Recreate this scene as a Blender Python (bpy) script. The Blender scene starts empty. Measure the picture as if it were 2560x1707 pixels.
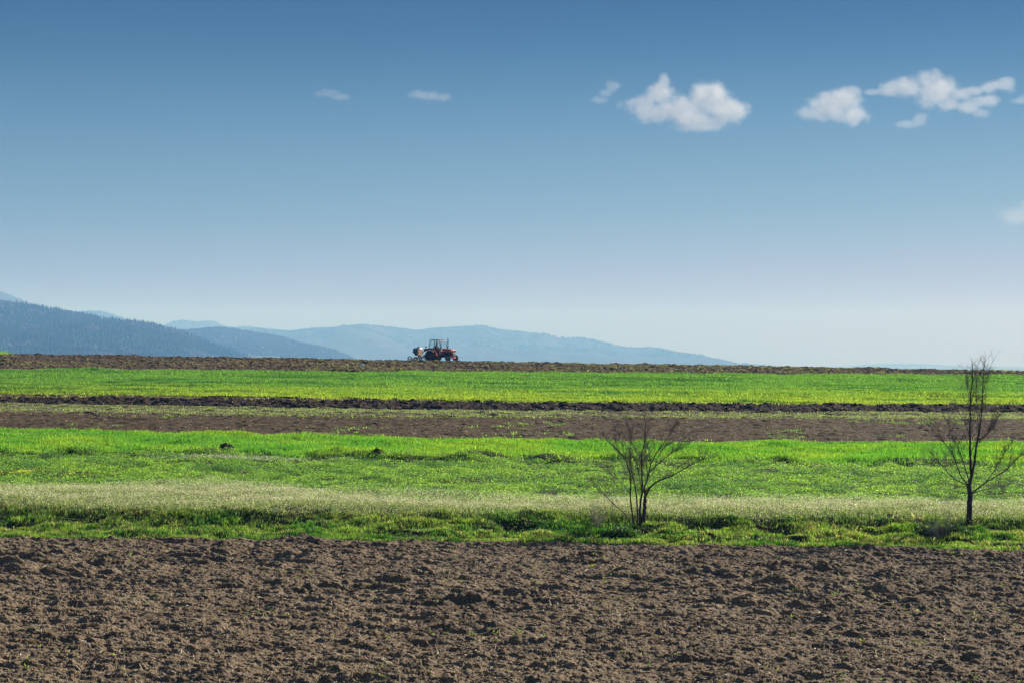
import bpy, bmesh, math, random
import numpy as np
from mathutils import Vector, Matrix

# ------------------------------------------------------------------ camera, sky, sun, exposure
scene = bpy.context.scene
R = math.radians
FPX = 4978.0            # focal length in pixels of the 2560 px wide photograph (70 mm on 36 mm)
HOR = 904.0             # pixel row of the horizon
CAMZ = 6.8
cam_data = bpy.data.cameras.new('camera')
cam_data.lens = 70.0
cam_data.sensor_width = 36.0
cam_data.clip_start = 0.5
cam_data.clip_end = 80000.0
cam = bpy.data.objects.new('camera', cam_data)
scene.collection.objects.link(cam)
cam.location = (0, 0, CAMZ)
cam.rotation_euler = (R(90) + math.atan((HOR - 853.5) / FPX), 0, 0)
scene.camera = cam

SUN_EL, SUN_AZ = R(30), R(48)      # azimuth from +Y towards +X
world = bpy.data.worlds.new('World')
scene.world = world
world.use_nodes = True
wn, wl = world.node_tree.nodes, world.node_tree.links
wn.clear()
sky = wn.new('ShaderNodeTexSky')
sky.sky_type = 'NISHITA'
sky.sun_disc = False
sky.sun_elevation = SUN_EL
sky.sun_rotation = SUN_AZ
sky.altitude = 300
sky.air_density = 1.0
sky.dust_density = 0.6
sky.ozone_density = 3.0
# deepen the blue away from the horizon (a property of this sky, by direction only)
geo = wn.new('ShaderNodeTexCoord')
sep = wn.new('ShaderNodeSeparateXYZ')
wl.new(geo.outputs['Generated'], sep.inputs[0])
ramp = wn.new('ShaderNodeValToRGB')
mr = wn.new('ShaderNodeMapRange')
mr.inputs['From Min'].default_value = 0.0
mr.inputs['From Max'].default_value = 0.5
wl.new(sep.outputs['Z'], mr.inputs['Value'])
wl.new(mr.outputs[0], ramp.inputs[0])
SKY_RAMP = [(0.0, (.30, .20, .50)), (0.062, (.33, .205, .36)), (0.132, (.265, .27, .33)), (0.242, (.15, .215, .28)), (0.36, (.008, .07, .155)), (0.55, (.07, .14, .24)), (1.0, (.16, .22, .32))]
el = ramp.color_ramp.elements
while len(el) < len(SKY_RAMP):
    el.new(0.5)
for e, (p, c) in zip(el, SKY_RAMP):
    e.position = p
    e.color = (*c, 1)
ramp.color_ramp.interpolation = 'CARDINAL'
mul = wn.new('ShaderNodeMix'); mul.data_type = 'RGBA'; mul.blend_type = 'MULTIPLY'
mul.inputs[0].default_value = 1.0
wl.new(sky.outputs[0], mul.inputs[6]); wl.new(ramp.outputs[0], mul.inputs[7])
bg = wn.new('ShaderNodeBackground')
bg.inputs['Strength'].default_value = 0.06
wl.new(mul.outputs[2], bg.inputs['Color'])
wo = wn.new('ShaderNodeOutputWorld')
wl.new(bg.outputs[0], wo.inputs['Surface'])

sun_data = bpy.data.lights.new('sun', 'SUN')
sun_data.energy = 5.0
sun_data.angle = R(0.53)
sun_data.color = (1.0, 0.95, 0.885)
sun = bpy.data.objects.new('sun', sun_data)
scene.collection.objects.link(sun)
sdir = Vector((math.sin(SUN_AZ) * math.cos(SUN_EL), math.cos(SUN_AZ) * math.cos(SUN_EL), math.sin(SUN_EL)))
sun.rotation_euler = sdir.to_track_quat('Z', 'Y').to_euler()

scene.view_settings.view_transform = 'Standard'
scene.view_settings.look = 'None'
scene.view_settings.gamma = 1.0
scene.view_settings.exposure = 1.0
scene.render.engine = 'CYCLES'
cy = scene.cycles
cy.use_denoising = True
cy.denoiser = "OPENIMAGEDENOISE"
cy.denoising_prefilter = "ACCURATE"
cy.max_bounces = 6
cy.diffuse_bounces = 2
cy.glossy_bounces = 2
cy.transmission_bounces = 2
cy.transparent_max_bounces = 12
cy.volume_bounces = 0
cy.volume_step_rate = 1.0
cy.volume_max_steps = 512
cy.use_adaptive_sampling = True
cy.adaptive_threshold = 0.01

HAZE_D = 1 / 5400.0
HAZE_C = (0.19, 0.47, 1.0, 1)
HAZE_G = 0.07
HAZE_TOP = 430.0
CLOUD_G = 0.3
CLOUD_STEP = 0.2

rng = np.random.default_rng(7)
random.seed(7)

# ------------------------------------------------------------------ helpers
def link(o, parent=None):
    scene.collection.objects.link(o)
    if parent is not None:
        o.parent = parent
    return o

def tag(o, label=None, cat=None, group=None, kind=None):
    if label: o['label'] = label
    if cat: o['category'] = cat
    if group: o['group'] = group
    if kind: o['kind'] = kind
    return o

def empty(name, loc, rz=0.0):
    o = bpy.data.objects.new(name, None)
    o.empty_display_size = 0.3
    o.location = loc
    o.rotation_euler = (0, 0, rz)
    return link(o)

def np_mesh(name, verts, faces, mat, smooth=False, col=None):
    """verts (n,3), faces (m,k) -> one mesh object, built with foreach_set."""
    verts = np.ascontiguousarray(verts, dtype=np.float32)
    faces = np.ascontiguousarray(faces, dtype=np.int32)
    me = bpy.data.meshes.new(name)
    m, k = faces.shape
    me.vertices.add(len(verts)); me.vertices.foreach_set('co', verts.ravel())
    me.loops.add(m * k); me.loops.foreach_set('vertex_index', faces.ravel())
    me.polygons.add(m)
    me.polygons.foreach_set('loop_start', np.arange(0, m * k, k, dtype=np.int32))
    me.polygons.foreach_set('loop_total', np.full(m, k, dtype=np.int32))
    me.polygons.foreach_set('use_smooth', np.full(m, bool(smooth)))
    me.update()
    if col is not None:
        a = me.attributes.new('Col', 'FLOAT_COLOR', 'POINT')
        c4 = np.ones((len(verts), 4), dtype=np.float32); c4[:, :3] = col
        a.data.foreach_set('color', c4.ravel())
    me.materials.append(mat)
    return bpy.data.objects.new(name, me)

def _hash(ix, iy, seed):
    h = (ix.astype(np.int64) * 374761393 + iy.astype(np.int64) * 668265263 + seed * 1442695041) & 0xffffffff
    h = ((h ^ (h >> 13)) * 1274126177) & 0xffffffff
    h = (h ^ (h >> 16)) & 0xffffffff
    return h.astype(np.float64) / 4294967295.0

def vnoise(x, y, seed=0):
    ix, iy = np.floor(x), np.floor(y)
    fx, fy = x - ix, y - iy
    ux, uy = fx * fx * (3 - 2 * fx), fy * fy * (3 - 2 * fy)
    a, b = _hash(ix, iy, seed), _hash(ix + 1, iy, seed)
    c, d = _hash(ix, iy + 1, seed), _hash(ix + 1, iy + 1, seed)
    return (a * (1 - ux) + b * ux) * (1 - uy) + (c * (1 - ux) + d * ux) * uy - 0.5   # -0.5..0.5

def fbm(x, y, octaves=4, seed=0, gain=0.5, lac=2.03):
    s, amp = 0.0, 1.0
    for i in range(octaves):
        s = s + amp * vnoise(x + 17.3 * i, y - 9.1 * i, seed + i * 7)
        x, y, amp = x * lac, y * lac, amp * gain
    return s

def clods(x, y, cell, seed, p=1.0, power=1.4, keep=1.0):
    """rounded steep lumps, one per cell, random size; returns height 0..1"""
    gx, gy = x / cell, y / cell
    ix, iy = np.floor(gx), np.floor(gy)
    out = np.zeros_like(x)
    for dx in (-1, 0, 1):
        for dy in (-1, 0, 1):
            cx, cy_ = ix + dx, iy + dy
            px = cx + _hash(cx, cy_, seed); py = cy_ + _hash(cx, cy_, seed + 1)
            r = 0.22 + 0.75 * _hash(cx, cy_, seed + 2) ** 2
            on = _hash(cx, cy_, seed + 3) < keep
            ang = _hash(cx, cy_, seed + 4) * 1.2 - 0.6
            ux, uy = gx - px, gy - py
            vx = ux * np.cos(ang) + uy * np.sin(ang); vy = -ux * np.sin(ang) + uy * np.cos(ang)
            q = np.sqrt((vx * 0.8) ** 2 + (vy * 1.15) ** 2) / r
            h = np.clip(1 - q ** power, 0, 1) * r * on
            out = np.maximum(out, h)
    return out

# ------------------------------------------------------------------ terrain profile
PY = np.array([-400, 70, 75.4, 76.4, 77.4, 78.0, 78.6, 79.1, 79.6, 82.0] + list(np.linspace(84, 200, 30)) + [206, 212, 218, 222, 226, 229, 232, 236, 245, 260, 320, 420, 600, 900, 2000, 40000], float)
def _pz(d):
    if d <= 75.4: return 0.0
    if d < 82: return float(np.interp(d, [75.4, 76.4, 77.4, 78.0, 78.6, 79.1, 79.6, 82], [0, .05, .18, .35, .60, .79, .88, .96]))
    if d <= 206: return .96 + (d - 82) * .0395
    return float(np.interp(d, [206, 212, 218, 222, 226, 229, 232, 236, 245, 260, 320, 420, 600, 900, 2000, 40000],
                           [5.862, 6.10, 6.35, 6.50, 6.62, 6.68, 6.68, 6.60, 6.25, 5.4, 1.5, -5, -14, -22, -28, -30]))
PZ = np.array([_pz(d) for d in PY])
def tilt(d):
    return np.interp(d, [40, 76, 226, 300, 900], [.0125, .0125, .0168, .012, 0.0])
def terrain(x, y):
    x = np.asarray(x, float); y = np.asarray(y, float)
    xx = np.clip(x, -140, 140)
    return np.interp(y, PY, PZ) - tilt(y) * xx

def d_at(px, py):
    """distance at which the smooth terrain is seen at this pixel of the photograph"""
    d = np.linspace(38, 226.5, 3000)
    z = terrain((px - 1280) / FPX * d, d)
    p = HOR - (z - CAMZ) / d * FPX
    p = np.minimum.accumulate(p)
    return float(np.interp(-py, -p, d))
def ground_pt(px, py):
    d = d_at(px, py)
    x = (px - 1280) / FPX * d
    return x, d

def line(pts):
    """a field boundary: from pixels of the photograph to a curve y(x) on the ground"""
    q = np.array([ground_pt(a, b) for a, b in pts])
    sd = int(pts[0][1])
    return lambda x, q=q: np.interp(x, q[:, 0], q[:, 1]) + (q[0, 1] / 160.0) * .55 * fbm(np.asarray(x, float) * .55, np.asarray(x, float) * 0, 4, sd, .6)
def const(v):
    return lambda x: np.full_like(np.asarray(x, float), v)

B_FRONT  = line([(0, 1342), (700, 1347), (1300, 1353), (1900, 1362), (2560, 1376)])
B_PALE0  = line([(0, 1272), (700, 1284), (1300, 1290), (1900, 1299), (2560, 1306)])
B_PALE1  = line([(0, 1236), (300, 1230), (520, 1222), (800, 1246), (1300, 1262), (1900, 1266), (2560, 1274)])
B_STEP   = line([(0, 1138), (400, 1140), (800, 1150), (1280, 1156), (1800, 1158), (2560, 1166)])
B_GREEN1 = line([(0, 1072), (300, 1079), (700, 1087), (1000, 1095), (1300, 1101), (1700, 1107), (2560, 1107)])
B_SOIL1  = line([(0, 1030), (400, 1036), (1280, 1042), (1900, 1046), (2560, 1049)])
B_THIN1  = line([(0, 1008), (600, 1018), (1280, 1026), (1900, 1030), (2560, 1032)])
B_FURR1  = line([(0, 994), (600, 1001), (1280, 1009), (1900, 1013), (2560, 1017)])
B_GREEN2 = line([(0, 983), (400, 989), (1280, 1004), (1900, 1010), (2560, 1015)])
B_GREEN3 = line([(0, 923), (600, 927), (1280, 932), (1900, 938), (2560, 942)])
B_CREST  = const(231.0)

WOB = lambda x, s, a: a * fbm(x * 0.35, x * 0 + s, 3, 40 + int(s))

def fan_grid(b0, b1, nx, ny, tmax=0.30, pad=2.0, over0=0.0, over1=0.0):
    """rows run from boundary b0 to b1; columns fan out from the camera"""
    u = np.linspace(-1, 1, nx)[None, :]; t = np.linspace(0, 1, ny)[:, None]
    y = np.full((ny, nx), 60.0)
    for _ in range(6):
        x = u * (tmax * y + pad)
        y = (b0(x) - over0) * (1 - t) + (b1(x) + over1) * t
    x = u * (tmax * y + pad)
    return x, y
def grid_faces(nx, ny):
    i = np.arange(nx * ny).reshape(ny, nx)
    return np.stack([i[:-1, :-1].ravel(), i[:-1, 1:].ravel(), i[1:, 1:].ravel(), i[1:, :-1].ravel()], 1)

# ------------------------------------------------------------------ materials
def new_mat(name):
    m = bpy.data.materials.new(name); m.use_nodes = True
    n, l = m.node_tree.nodes, m.node_tree.links
    n.clear()
    out = n.new('ShaderNodeOutputMaterial')
    return m, n, l, out

def simple(name, color, rough=0.6, metal=0.0, var=0.25, scale=8.0, spec=0.4):
    m, n, l, out = new_mat(name)
    b = n.new('ShaderNodeBsdfPrincipled')
    b.inputs['Roughness'].default_value = rough
    b.inputs['Metallic'].default_value = metal
    b.inputs['Specular IOR Level'].default_value = spec
    tc = n.new('ShaderNodeTexCoord'); no = n.new('ShaderNodeTexNoise')
    no.inputs['Scale'].default_value = scale; no.inputs['Detail'].default_value = 5
    l.new(tc.outputs['Object'], no.inputs['Vector'])
    mx = n.new('ShaderNodeMix'); mx.data_type = 'RGBA'
    mx.inputs[6].default_value = (*[c * (1 - var) for c in color], 1)
    mx.inputs[7].default_value = (*[min(1, c * (1 + var)) for c in color], 1)
    l.new(no.outputs['Fac'], mx.inputs[0]); l.new(mx.outputs[2], b.inputs['Base Color'])
    l.new(b.outputs[0], out.inputs['Surface'])
    return m

def soil_mat(name, stops, scale=(14, 14, 14), speck=0.0, bump=0.6, speck_col=(.42, .36, .28), speck_scale=30.0, big=0.35):
    """crumbly earth: several octaves of tone plus small pale straw and stone specks"""
    m, n, l, out = new_mat(name)
    b = n.new('ShaderNodeBsdfPrincipled'); b.inputs['Roughness'].default_value = 0.95
    b.inputs['Specular IOR Level'].default_value = 0.1
    g = n.new('ShaderNodeNewGeometry')
    mp = n.new('ShaderNodeMapping'); mp.inputs['Scale'].default_value = scale
    l.new(g.outputs['Position'], mp.inputs['Vector'])
    no = n.new('ShaderNodeTexNoise'); no.inputs['Scale'].default_value = 1.0
    no.inputs['Detail'].default_value = 8; no.inputs['Roughness'].default_value = 0.7
    l.new(mp.outputs[0], no.inputs['Vector'])
    no2 = n.new('ShaderNodeTexNoise'); no2.inputs['Scale'].default_value = big; no2.inputs['Detail'].default_value = 4
    l.new(g.outputs['Position'], no2.inputs['Vector'])
    ad = n.new('ShaderNodeMath'); ad.operation = 'MULTIPLY_ADD'
    l.new(no2.outputs['Fac'], ad.inputs[0]); ad.inputs[1].default_value = 0.5; l.new(no.outputs['Fac'], ad.inputs[2])
    sb = n.new('ShaderNodeMath'); sb.operation = 'SUBTRACT'; l.new(ad.outputs[0], sb.inputs[0]); sb.inputs[1].default_value = 0.25
    cr = n.new('ShaderNodeValToRGB'); l.new(sb.outputs[0], cr.inputs[0])
    e = cr.color_ramp.elements
    while len(e) < len(stops): e.new(0.5)
    for q, (p, c) in zip(e, stops):
        q.position = p; q.color = (*c, 1)
    col = cr.outputs[0]
    if speck > 0:
        vo = n.new('ShaderNodeTexVoronoi'); vo.inputs['Scale'].default_value = speck_scale
        l.new(g.outputs['Position'], vo.inputs['Vector'])
        sx = n.new('ShaderNodeSeparateColor'); l.new(vo.outputs['Color'], sx.inputs[0])
        lt = n.new('ShaderNodeMath'); lt.operation = 'LESS_THAN'; l.new(sx.outputs[0], lt.inputs[0]); lt.inputs[1].default_value = speck
        ld = n.new('ShaderNodeMath'); ld.operation = 'LESS_THAN'; l.new(vo.outputs['Distance'], ld.inputs[0]); ld.inputs[1].default_value = 0.42
        mm = n.new('ShaderNodeMath'); mm.operation = 'MULTIPLY'; l.new(lt.outputs[0], mm.inputs[0]); l.new(ld.outputs[0], mm.inputs[1])
        mx = n.new('ShaderNodeMix'); mx.data_type = 'RGBA'
        l.new(mm.outputs[0], mx.inputs[0]); l.new(col, mx.inputs[6]); mx.inputs[7].default_value = (*speck_col, 1)
        col = mx.outputs[2]
    l.new(col, b.inputs['Base Color'])
    bp = n.new('ShaderNodeBump'); bp.inputs['Strength'].default_value = bump; bp.inputs['Distance'].default_value = 0.04
    l.new(no.outputs['Fac'], bp.inputs['Height']); l.new(bp.outputs[0], b.inputs['Normal'])
    l.new(b.outputs[0], out.inputs['Surface'])
    return m

def leaf_mat(name, trans=0.5, rough=0.55, gain=(1, 1, 1), tt=(1.35, 1.6, .7)):
    """leaf and blade colour from the per-plant tint; light passes through"""
    m, n, l, out = new_mat(name)
    at = n.new('ShaderNodeAttribute'); at.attribute_name = 'Col'
    b = n.new('ShaderNodeBsdfPrincipled'); b.inputs['Roughness'].default_value = rough
    b.inputs['Specular IOR Level'].default_value = 0.3
    g0 = n.new('ShaderNodeMix'); g0.data_type = 'RGBA'; g0.blend_type = 'MULTIPLY'; g0.inputs[0].default_value = 1.0
    l.new(at.outputs['Color'], g0.inputs[6]); g0.inputs[7].default_value = (*gain, 1)
    l.new(g0.outputs[2], b.inputs['Base Color'])
    t = n.new('ShaderNodeBsdfTranslucent')
    hs = n.new('ShaderNodeMix'); hs.data_type = 'RGBA'; hs.blend_type = 'MULTIPLY'; hs.inputs[0].default_value = 1.0
    l.new(g0.outputs[2], hs.inputs[6]); hs.inputs[7].default_value = (*tt, 1)
    l.new(hs.outputs[2], t.inputs['Color'])
    mx = n.new('ShaderNodeMixShader'); mx.inputs[0].default_value = trans
    l.new(b.outputs[0], mx.inputs[1]); l.new(t.outputs[0], mx.inputs[2]); l.new(mx.outputs[0], out.inputs['Surface'])
    return m

M_soil_front = soil_mat('ploughed_soil', [(0.25, (0.0740, 0.0545, 0.0370)), (0.5, (0.1653, 0.1218, 0.0786)), (0.66, (0.2435, 0.1874, 0.1202)), (0.85, (0.3478, 0.2812, 0.1850))], (11, 11, 11), 0.15, 1.0, speck_scale=25)
M_soil_fine = soil_mat('harrowed_soil', [(0.25, (0.0403, 0.0292, 0.0171)), (0.5, (0.0776, 0.0543, 0.0299)), (0.75, (0.1265, 0.0933, 0.0512))], (3, 5, 5), 0.04, 0.8, speck_scale=9)
M_soil_thin = soil_mat('sparse_sown_soil', [(0.25, (0.0496, 0.0403, 0.0279)), (0.5, (0.0930, 0.0713, 0.0496)), (0.75, (0.1364, 0.1116, 0.0744))], (2.5, 4, 5), 0.04, 0.8, speck_scale=8)
M_soil_furrow = soil_mat('fresh_furrow_soil', [(0.3, (0.0193, 0.0135, 0.0089)), (0.6, (0.0469, 0.0311, 0.0200)), (0.85, (0.0770, 0.0518, 0.0333))], (3, 5, 5), 0.02, 0.9, speck_scale=8)
M_soil_ridge = soil_mat('ridge_soil', [(0.25, (0.0372, 0.0254, 0.0174)), (0.5, (0.0806, 0.0530, 0.0332)), (0.72, (0.1240, 0.0883, 0.0527)), (0.9, (0.1860, 0.1414, 0.0843))], (2.5, 4, 4), 0.12, 0.9, speck_scale=6, speck_col=(0.2108, 0.1798, 0.1178))
M_turf_soil = soil_mat('turf_soil', [(0.3, (0.0217, 0.0248, 0.0112)), (0.6, (0.0434, 0.0527, 0.0186)), (0.85, (0.0682, 0.0744, 0.0310))], (5, 5, 5), 0.0, 0.6)
M_plain = soil_mat('plain', [(0.3, (0.0620, 0.0744, 0.0372)), (0.6, (0.0992, 0.0930, 0.0558)), (0.85, (0.1240, 0.1178, 0.0744))], (.01, .01, .01), 0.0, 0.0, big=.002)

# ------------------------------------------------------------------ the ground
def sheet():
    ys = np.concatenate([np.linspace(-300, 30, 12), np.linspace(36, 260, 225), np.geomspace(264, 16000, 60)])
    us = np.linspace(-1, 1, 61)
    X = us[None, :] * np.maximum(200, 1.0 * np.abs(ys))[:, None]
    Y = np.repeat(ys[:, None], len(us), 1)
    Z = terrain(X, Y)
    inside = (Y > 34) & (Y < 233)
    Z = Z - np.where(inside, 0.30, 0.0)
    o = np_mesh('ground', np.stack([X.ravel(), Y.ravel(), Z.ravel()], 1), grid_faces(len(us), len(ys)), M_plain, True)
    link(o); tag(o, kind='structure')
sheet()

SOILH = {}
def h_front(x, y):
    lane = fbm(x * 0.07, y * 0.9, 3, 11) * 0.15
    a = fbm(x * 0.8, y * 1.7, 3, 3) * 0.14
    big = clods(x * .7, y * 1.2, 0.95, 21, keep=.28) * 0.25
    mid = clods(x * .7 + 3, y * 1.2, 0.42, 31, keep=.7) * 0.128
    sml = clods(x - 5, y, 0.19, 41, keep=.5) * 0.06
    rough = fbm(x * 3.2, y * 6, 5, 5, 0.66) * 0.078
    region = np.clip(0.75 + 1.1 * fbm(x * 0.13, y * 0.22, 3, 77), .25, 1.4)
    fade = np.clip((B_FRONT(x) - y) / 0.5 + 0.2, 0.2, 1)
    ridge = np.exp(-((y - (57.0 + 0.02 * x)) / .35) ** 2) * .10 * (x > 8) + np.exp(-((y - 63.5) / .3) ** 2) * .08 * (x < -2)
    rows = .035 * np.sin(2 * np.pi * (y / 1.15 + .5 * fbm(x * .05, y * .1, 2, 13))) * (1 + 2 * fbm(x * .2, y * .9, 2, 14))
    return (rows + lane + a + (big + mid) * region + sml + rough) * fade - 0.06 + ridge
def h_fine(x, y):
    return fbm(x * .12, y * 1.4, 3, 51) * .12 + fbm(x * 2, y * 3, 4, 52, .6) * .07 + clods(x, y, .5, 53, keep=.4) * .09
def h_thin(x, y):
    return fbm(x * .1, y * 1.0, 3, 61) * .12 + fbm(x * 1.6, y * 2, 4, 62, .6) * .10 + clods(x, y, .8, 63, keep=.4) * .10
def h_furrow(x, y):
    t = (y - B_THIN1(x)) / np.maximum(B_FURR1(x) - B_THIN1(x), .1)
    rid = np.clip(np.sin(np.clip(t, 0, 1) * np.pi * 2) ** 2, 0, 1) * .22
    return rid + clods(x, y, .85, 71, keep=.9) * .22 + clods(x, y, .4, 72) * .14 + fbm(x * 3, y * 3, 3, 73, .6) * .12 - .05
def h_ridge(x, y):
    return fbm(x * .2, y * .5, 3, 81) * .16 + clods(x, y, .8, 82, keep=.75) * .18 + clods(x, y, .36, 83) * .13 + fbm(x * 3, y * 3, 3, 84, .6) * .12 - .05

def field(name, b0, b1, nx, ny, hf, mat, o0=0.0, o1=0.0, kind='structure', off=0.0):
    x, y = fan_grid(b0, b1, nx, ny, over0=o0, over1=o1)
    z = terrain(x, y) + hf(x, y) + off
    o = np_mesh(name, np.stack([x.ravel(), y.ravel(), z.ravel()], 1), grid_faces(nx, ny), mat, False)
    link(o); tag(o, kind='structure')
    return o

def h_bank(x, y):
    c = np.clip((y - B_FRONT(x)) / 1.0, 0, 1) * np.clip((B_PALE0(x) + 1.2 - y) / 1.2, 0, 1)
    return (fbm(x * .8, y * 1.5, 4, 91, .55) * .26 + clods(x * .8, y, .9, 92, keep=.6) * .17 + clods(x, y, .45, 94, keep=.6) * .12) * c + fbm(x * 3, y * 3, 3, 93) * .06
def h_meadow(x, y):
    st = B_STEP(x)
    step = np.exp(-((y - st - .8) / 1.1) ** 2) * (.36 + .75 * fbm(x * .45, y * .5, 3, 101)) * np.clip(.75 + .6 * fbm(x * .05, y * 0, 2, 105), 0, 1)
    return fbm(x * .6, y * .6, 4, 102, .55) * .16 + np.clip(step, 0, .5)
def h_far(x, y):
    dips = fbm(x * .05, y * .25, 3, 111) * .30
    return dips + fbm(x * .5, y * .5, 3, 112) * .14

field('ploughed_field', const(37.0), B_FRONT, 1500, 1050, h_front, M_soil_front, o1=.25)
field('grass_bank_soil', B_FRONT, B_PALE0, 700, 60, h_bank, M_turf_soil, o0=.12, o1=.3, off=-.02)
field('meadow_soil', B_PALE0, B_GREEN1, 700, 220, h_meadow, M_turf_soil, off=-.03)
field('harrowed_field', B_GREEN1, B_SOIL1, 1300, 420, h_fine, M_soil_fine)
field('sparse_sown_strip', B_SOIL1, B_THIN1, 1000, 160, h_thin, M_soil_thin)
field('fresh_furrow', B_THIN1, B_FURR1, 1300, 160, h_furrow, M_soil_furrow)
field('furrow_verge', B_FURR1, B_GREEN2, 1000, 60, h_thin, M_soil_fine)
field('wheat_field_soil', B_GREEN2, B_GREEN3, 500, 260, h_far, M_turf_soil, off=-.03)
field('ridge_field', B_GREEN3, B_CREST, 1300, 420, h_ridge, M_soil_ridge)
HF = dict(front=h_front, bank=h_bank, meadow=h_meadow, fine=h_fine, thin=h_thin, furrow=h_furrow, far=h_far, ridge=h_ridge)

# ------------------------------------------------------------------ plants scattered as stuff
def scatter(b0, b1, dens, tmax=.285, pad=1.5, ymin=None):
    """random ground points between two boundaries; dens per square metre (function or number)"""
    xs = np.linspace(-66, 66, 50)
    lo = float(np.min(b0(xs))); hi = float(np.max(b1(xs)))
    W = tmax * hi + pad
    dmax = dens if not callable(dens) else dens.max
    n = int((hi - lo) * 2 * W * dmax)
    x = rng.uniform(-W, W, n); y = rng.uniform(lo, hi, n)
    k = (np.abs(x) < tmax * y + pad) & (y > b0(x)) & (y < b1(x))
    x, y = x[k], y[k]
    if callable(dens):
        k = rng.random(len(x)) * dmax < dens(x, y); x, y = x[k], y[k]
    return x, y

def blades(name, x, y, z, h, w, nb, col, mat, lean=.45, spread=.06, jit=.38):
    """nb bent blades for every point; each blade is two triangles"""
    n = len(x)
    X = np.repeat(x, nb) + rng.normal(0, spread, n * nb); Y = np.repeat(y, nb) + rng.normal(0, spread, n * nb)
    Z = np.repeat(z, nb); H = np.repeat(h, nb) * rng.uniform(.55, 1.15, n * nb); Wd = w * rng.uniform(.6, 1.3, n * nb)
    a = rng.uniform(0, 2 * np.pi, n * nb); la = rng.uniform(0, 2 * np.pi, n * nb); ll = H * lean * rng.random(n * nb)
    ca, sa = np.cos(a) * Wd / 2, np.sin(a) * Wd / 2
    lx, ly = np.cos(la) * ll, np.sin(la) * ll
    m = n * nb
    V = np.empty((m, 4, 3), np.float32)
    V[:, 0] = np.stack([X - ca, Y - sa, Z - .03], 1); V[:, 1] = np.stack([X + ca, Y + sa, Z - .03], 1)
    V[:, 2] = np.stack([X + ca * .8 + lx * .4, Y + sa * .8 + ly * .4, Z + H * .6], 1)
    V[:, 3] = np.stack([X + lx, Y + ly, Z + H], 1)
    i = np.arange(m)[:, None] * 4
    F = np.concatenate([i + [0, 1, 2], i + [0, 2, 3]], 0)
    C = np.repeat(col, nb, 0) * np.clip(rng.lognormal(-.04, jit, (m, 1)), .35, 2.4)
    C = np.repeat(C[:, None, :], 4, 1).reshape(-1, 3)
    o = np_mesh(name, V.reshape(-1, 3), F, mat, False, C)
    return link(o)

def leaves(name, x, y, z, h, s, nb, col, mat, spread=.10, jit=.42, flat=.6):
    """small leaf quads in a low cushion round every point"""
    n = len(x); m = n * nb
    X = np.repeat(x, nb) + rng.normal(0, spread, m); Y = np.repeat(y, nb) + rng.normal(0, spread, m)
    Z = np.repeat(z, nb) + np.repeat(h, nb) * rng.random(m) ** .7
    nrm = rng.normal(0, 1, (m, 3)); nrm[:, 2] = np.abs(nrm[:, 2]) + flat; nrm /= np.linalg.norm(nrm, axis=1)[:, None]
    t = np.cross(nrm, rng.normal(0, 1, (m, 3))); t /= np.linalg.norm(t, axis=1)[:, None] + 1e-9
    b = np.cross(nrm, t)
    S = (s * rng.uniform(.6, 1.4, m))[:, None] / 2
    P = np.stack([X, Y, Z], 1)
    V = np.stack([P - t * S, P + b * S * .7, P + t * S, P - b * S * .7], 1)
    F = np.arange(m * 4).reshape(m, 4)
    C = np.repeat(col, nb, 0) * np.clip(rng.lognormal(-.04, jit, (m, 1)), .35, 2.4)
    C = np.repeat(C[:, None, :], 4, 1).reshape(-1, 3)
    return link(np_mesh(name, V.reshape(-1, 3), F, mat, False, C))

def mixcol(t, a, b):
    t = np.clip(t, 0, 1)[:, None]
    return np.array(a)[None] * (1 - t) + np.array(b)[None] * t

M_leaf = leaf_mat('grass_blades', .5, gain=(2.1, 1.85, 1.9))
M_dry = leaf_mat('dry_stalks', .35, gain=(1.25, 1.25, 1.2), tt=(1, 1, .85))

# bank: rough tall grass, yellower on crests, patchy
x, y = scatter(B_FRONT, lambda x: B_PALE0(x) + .3, 190)
k = rng.random(len(x)) < np.clip(.65 + 1.3 * fbm(x * .8, y * 1.2, 3, 201), .15, 1); x, y = x[k], y[k]
z = terrain(x, y) + h_bank(x, y)
t = .5 + 1.4 * fbm(x * .5, y * .9, 3, 202) + rng.normal(0, .15, len(x))
c = mixcol(t, (.040, .110, .018), (.10, .15, .032))
dk_ = fbm(x * .9, y * 1.6, 3, 205) > .16
c[dk_] = c[dk_] * np.array([.45, .6, .5])
dry = rng.random(len(x)) < np.clip(.16 + .6 * fbm(x * .4, y * 2, 3, 203), .02, .6)
c[dry] = np.array([.15, .15, .075])
h = np.clip(.12 + .20 * fbm(x * 1.2, y * 1.6, 3, 204), .03, .30)
tag(blades('bank_grass', x, y, z, h, .020, 7, c, M_leaf, spread=.08, lean=.8), 'rough uneven green grass growing over the low bank behind the ploughed soil', 'grass', kind='stuff')

# pale dry flower strip
def dens_pale(x, y): return np.clip(1.0 - np.clip((y - B_PALE1(x)) / 3.0, 0, 1), 0, 1) * 190 * np.clip(.9 + fbm(x * .3, y * .8, 3, 212), .2, 1)
dens_pale.max = 190
x, y = scatter(lambda x: B_PALE0(x) - .3, lambda x: B_PALE1(x) + 3.0, dens_pale)
z = terrain(x, y) + h_meadow(x, y)
c = mixcol(rng.random(len(x)), (.46, .47, .27), (.70, .69, .48))
tag(leaves('pale_seed_heads', x, y, z + .16, np.full(len(x), .16), .030, 4, c, M_dry, spread=.06), 'pale cream flower and seed heads in a strip above the grassy bank', 'wild flowers', kind='stuff')
x, y = scatter(lambda x: B_PALE0(x) - .4, lambda x: B_PALE1(x) + 1.5, 60)
z = terrain(x, y) + h_meadow(x, y)
c = mixcol(rng.random(len(x)), (.06, .11, .045), (.13, .15, .08))
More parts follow.
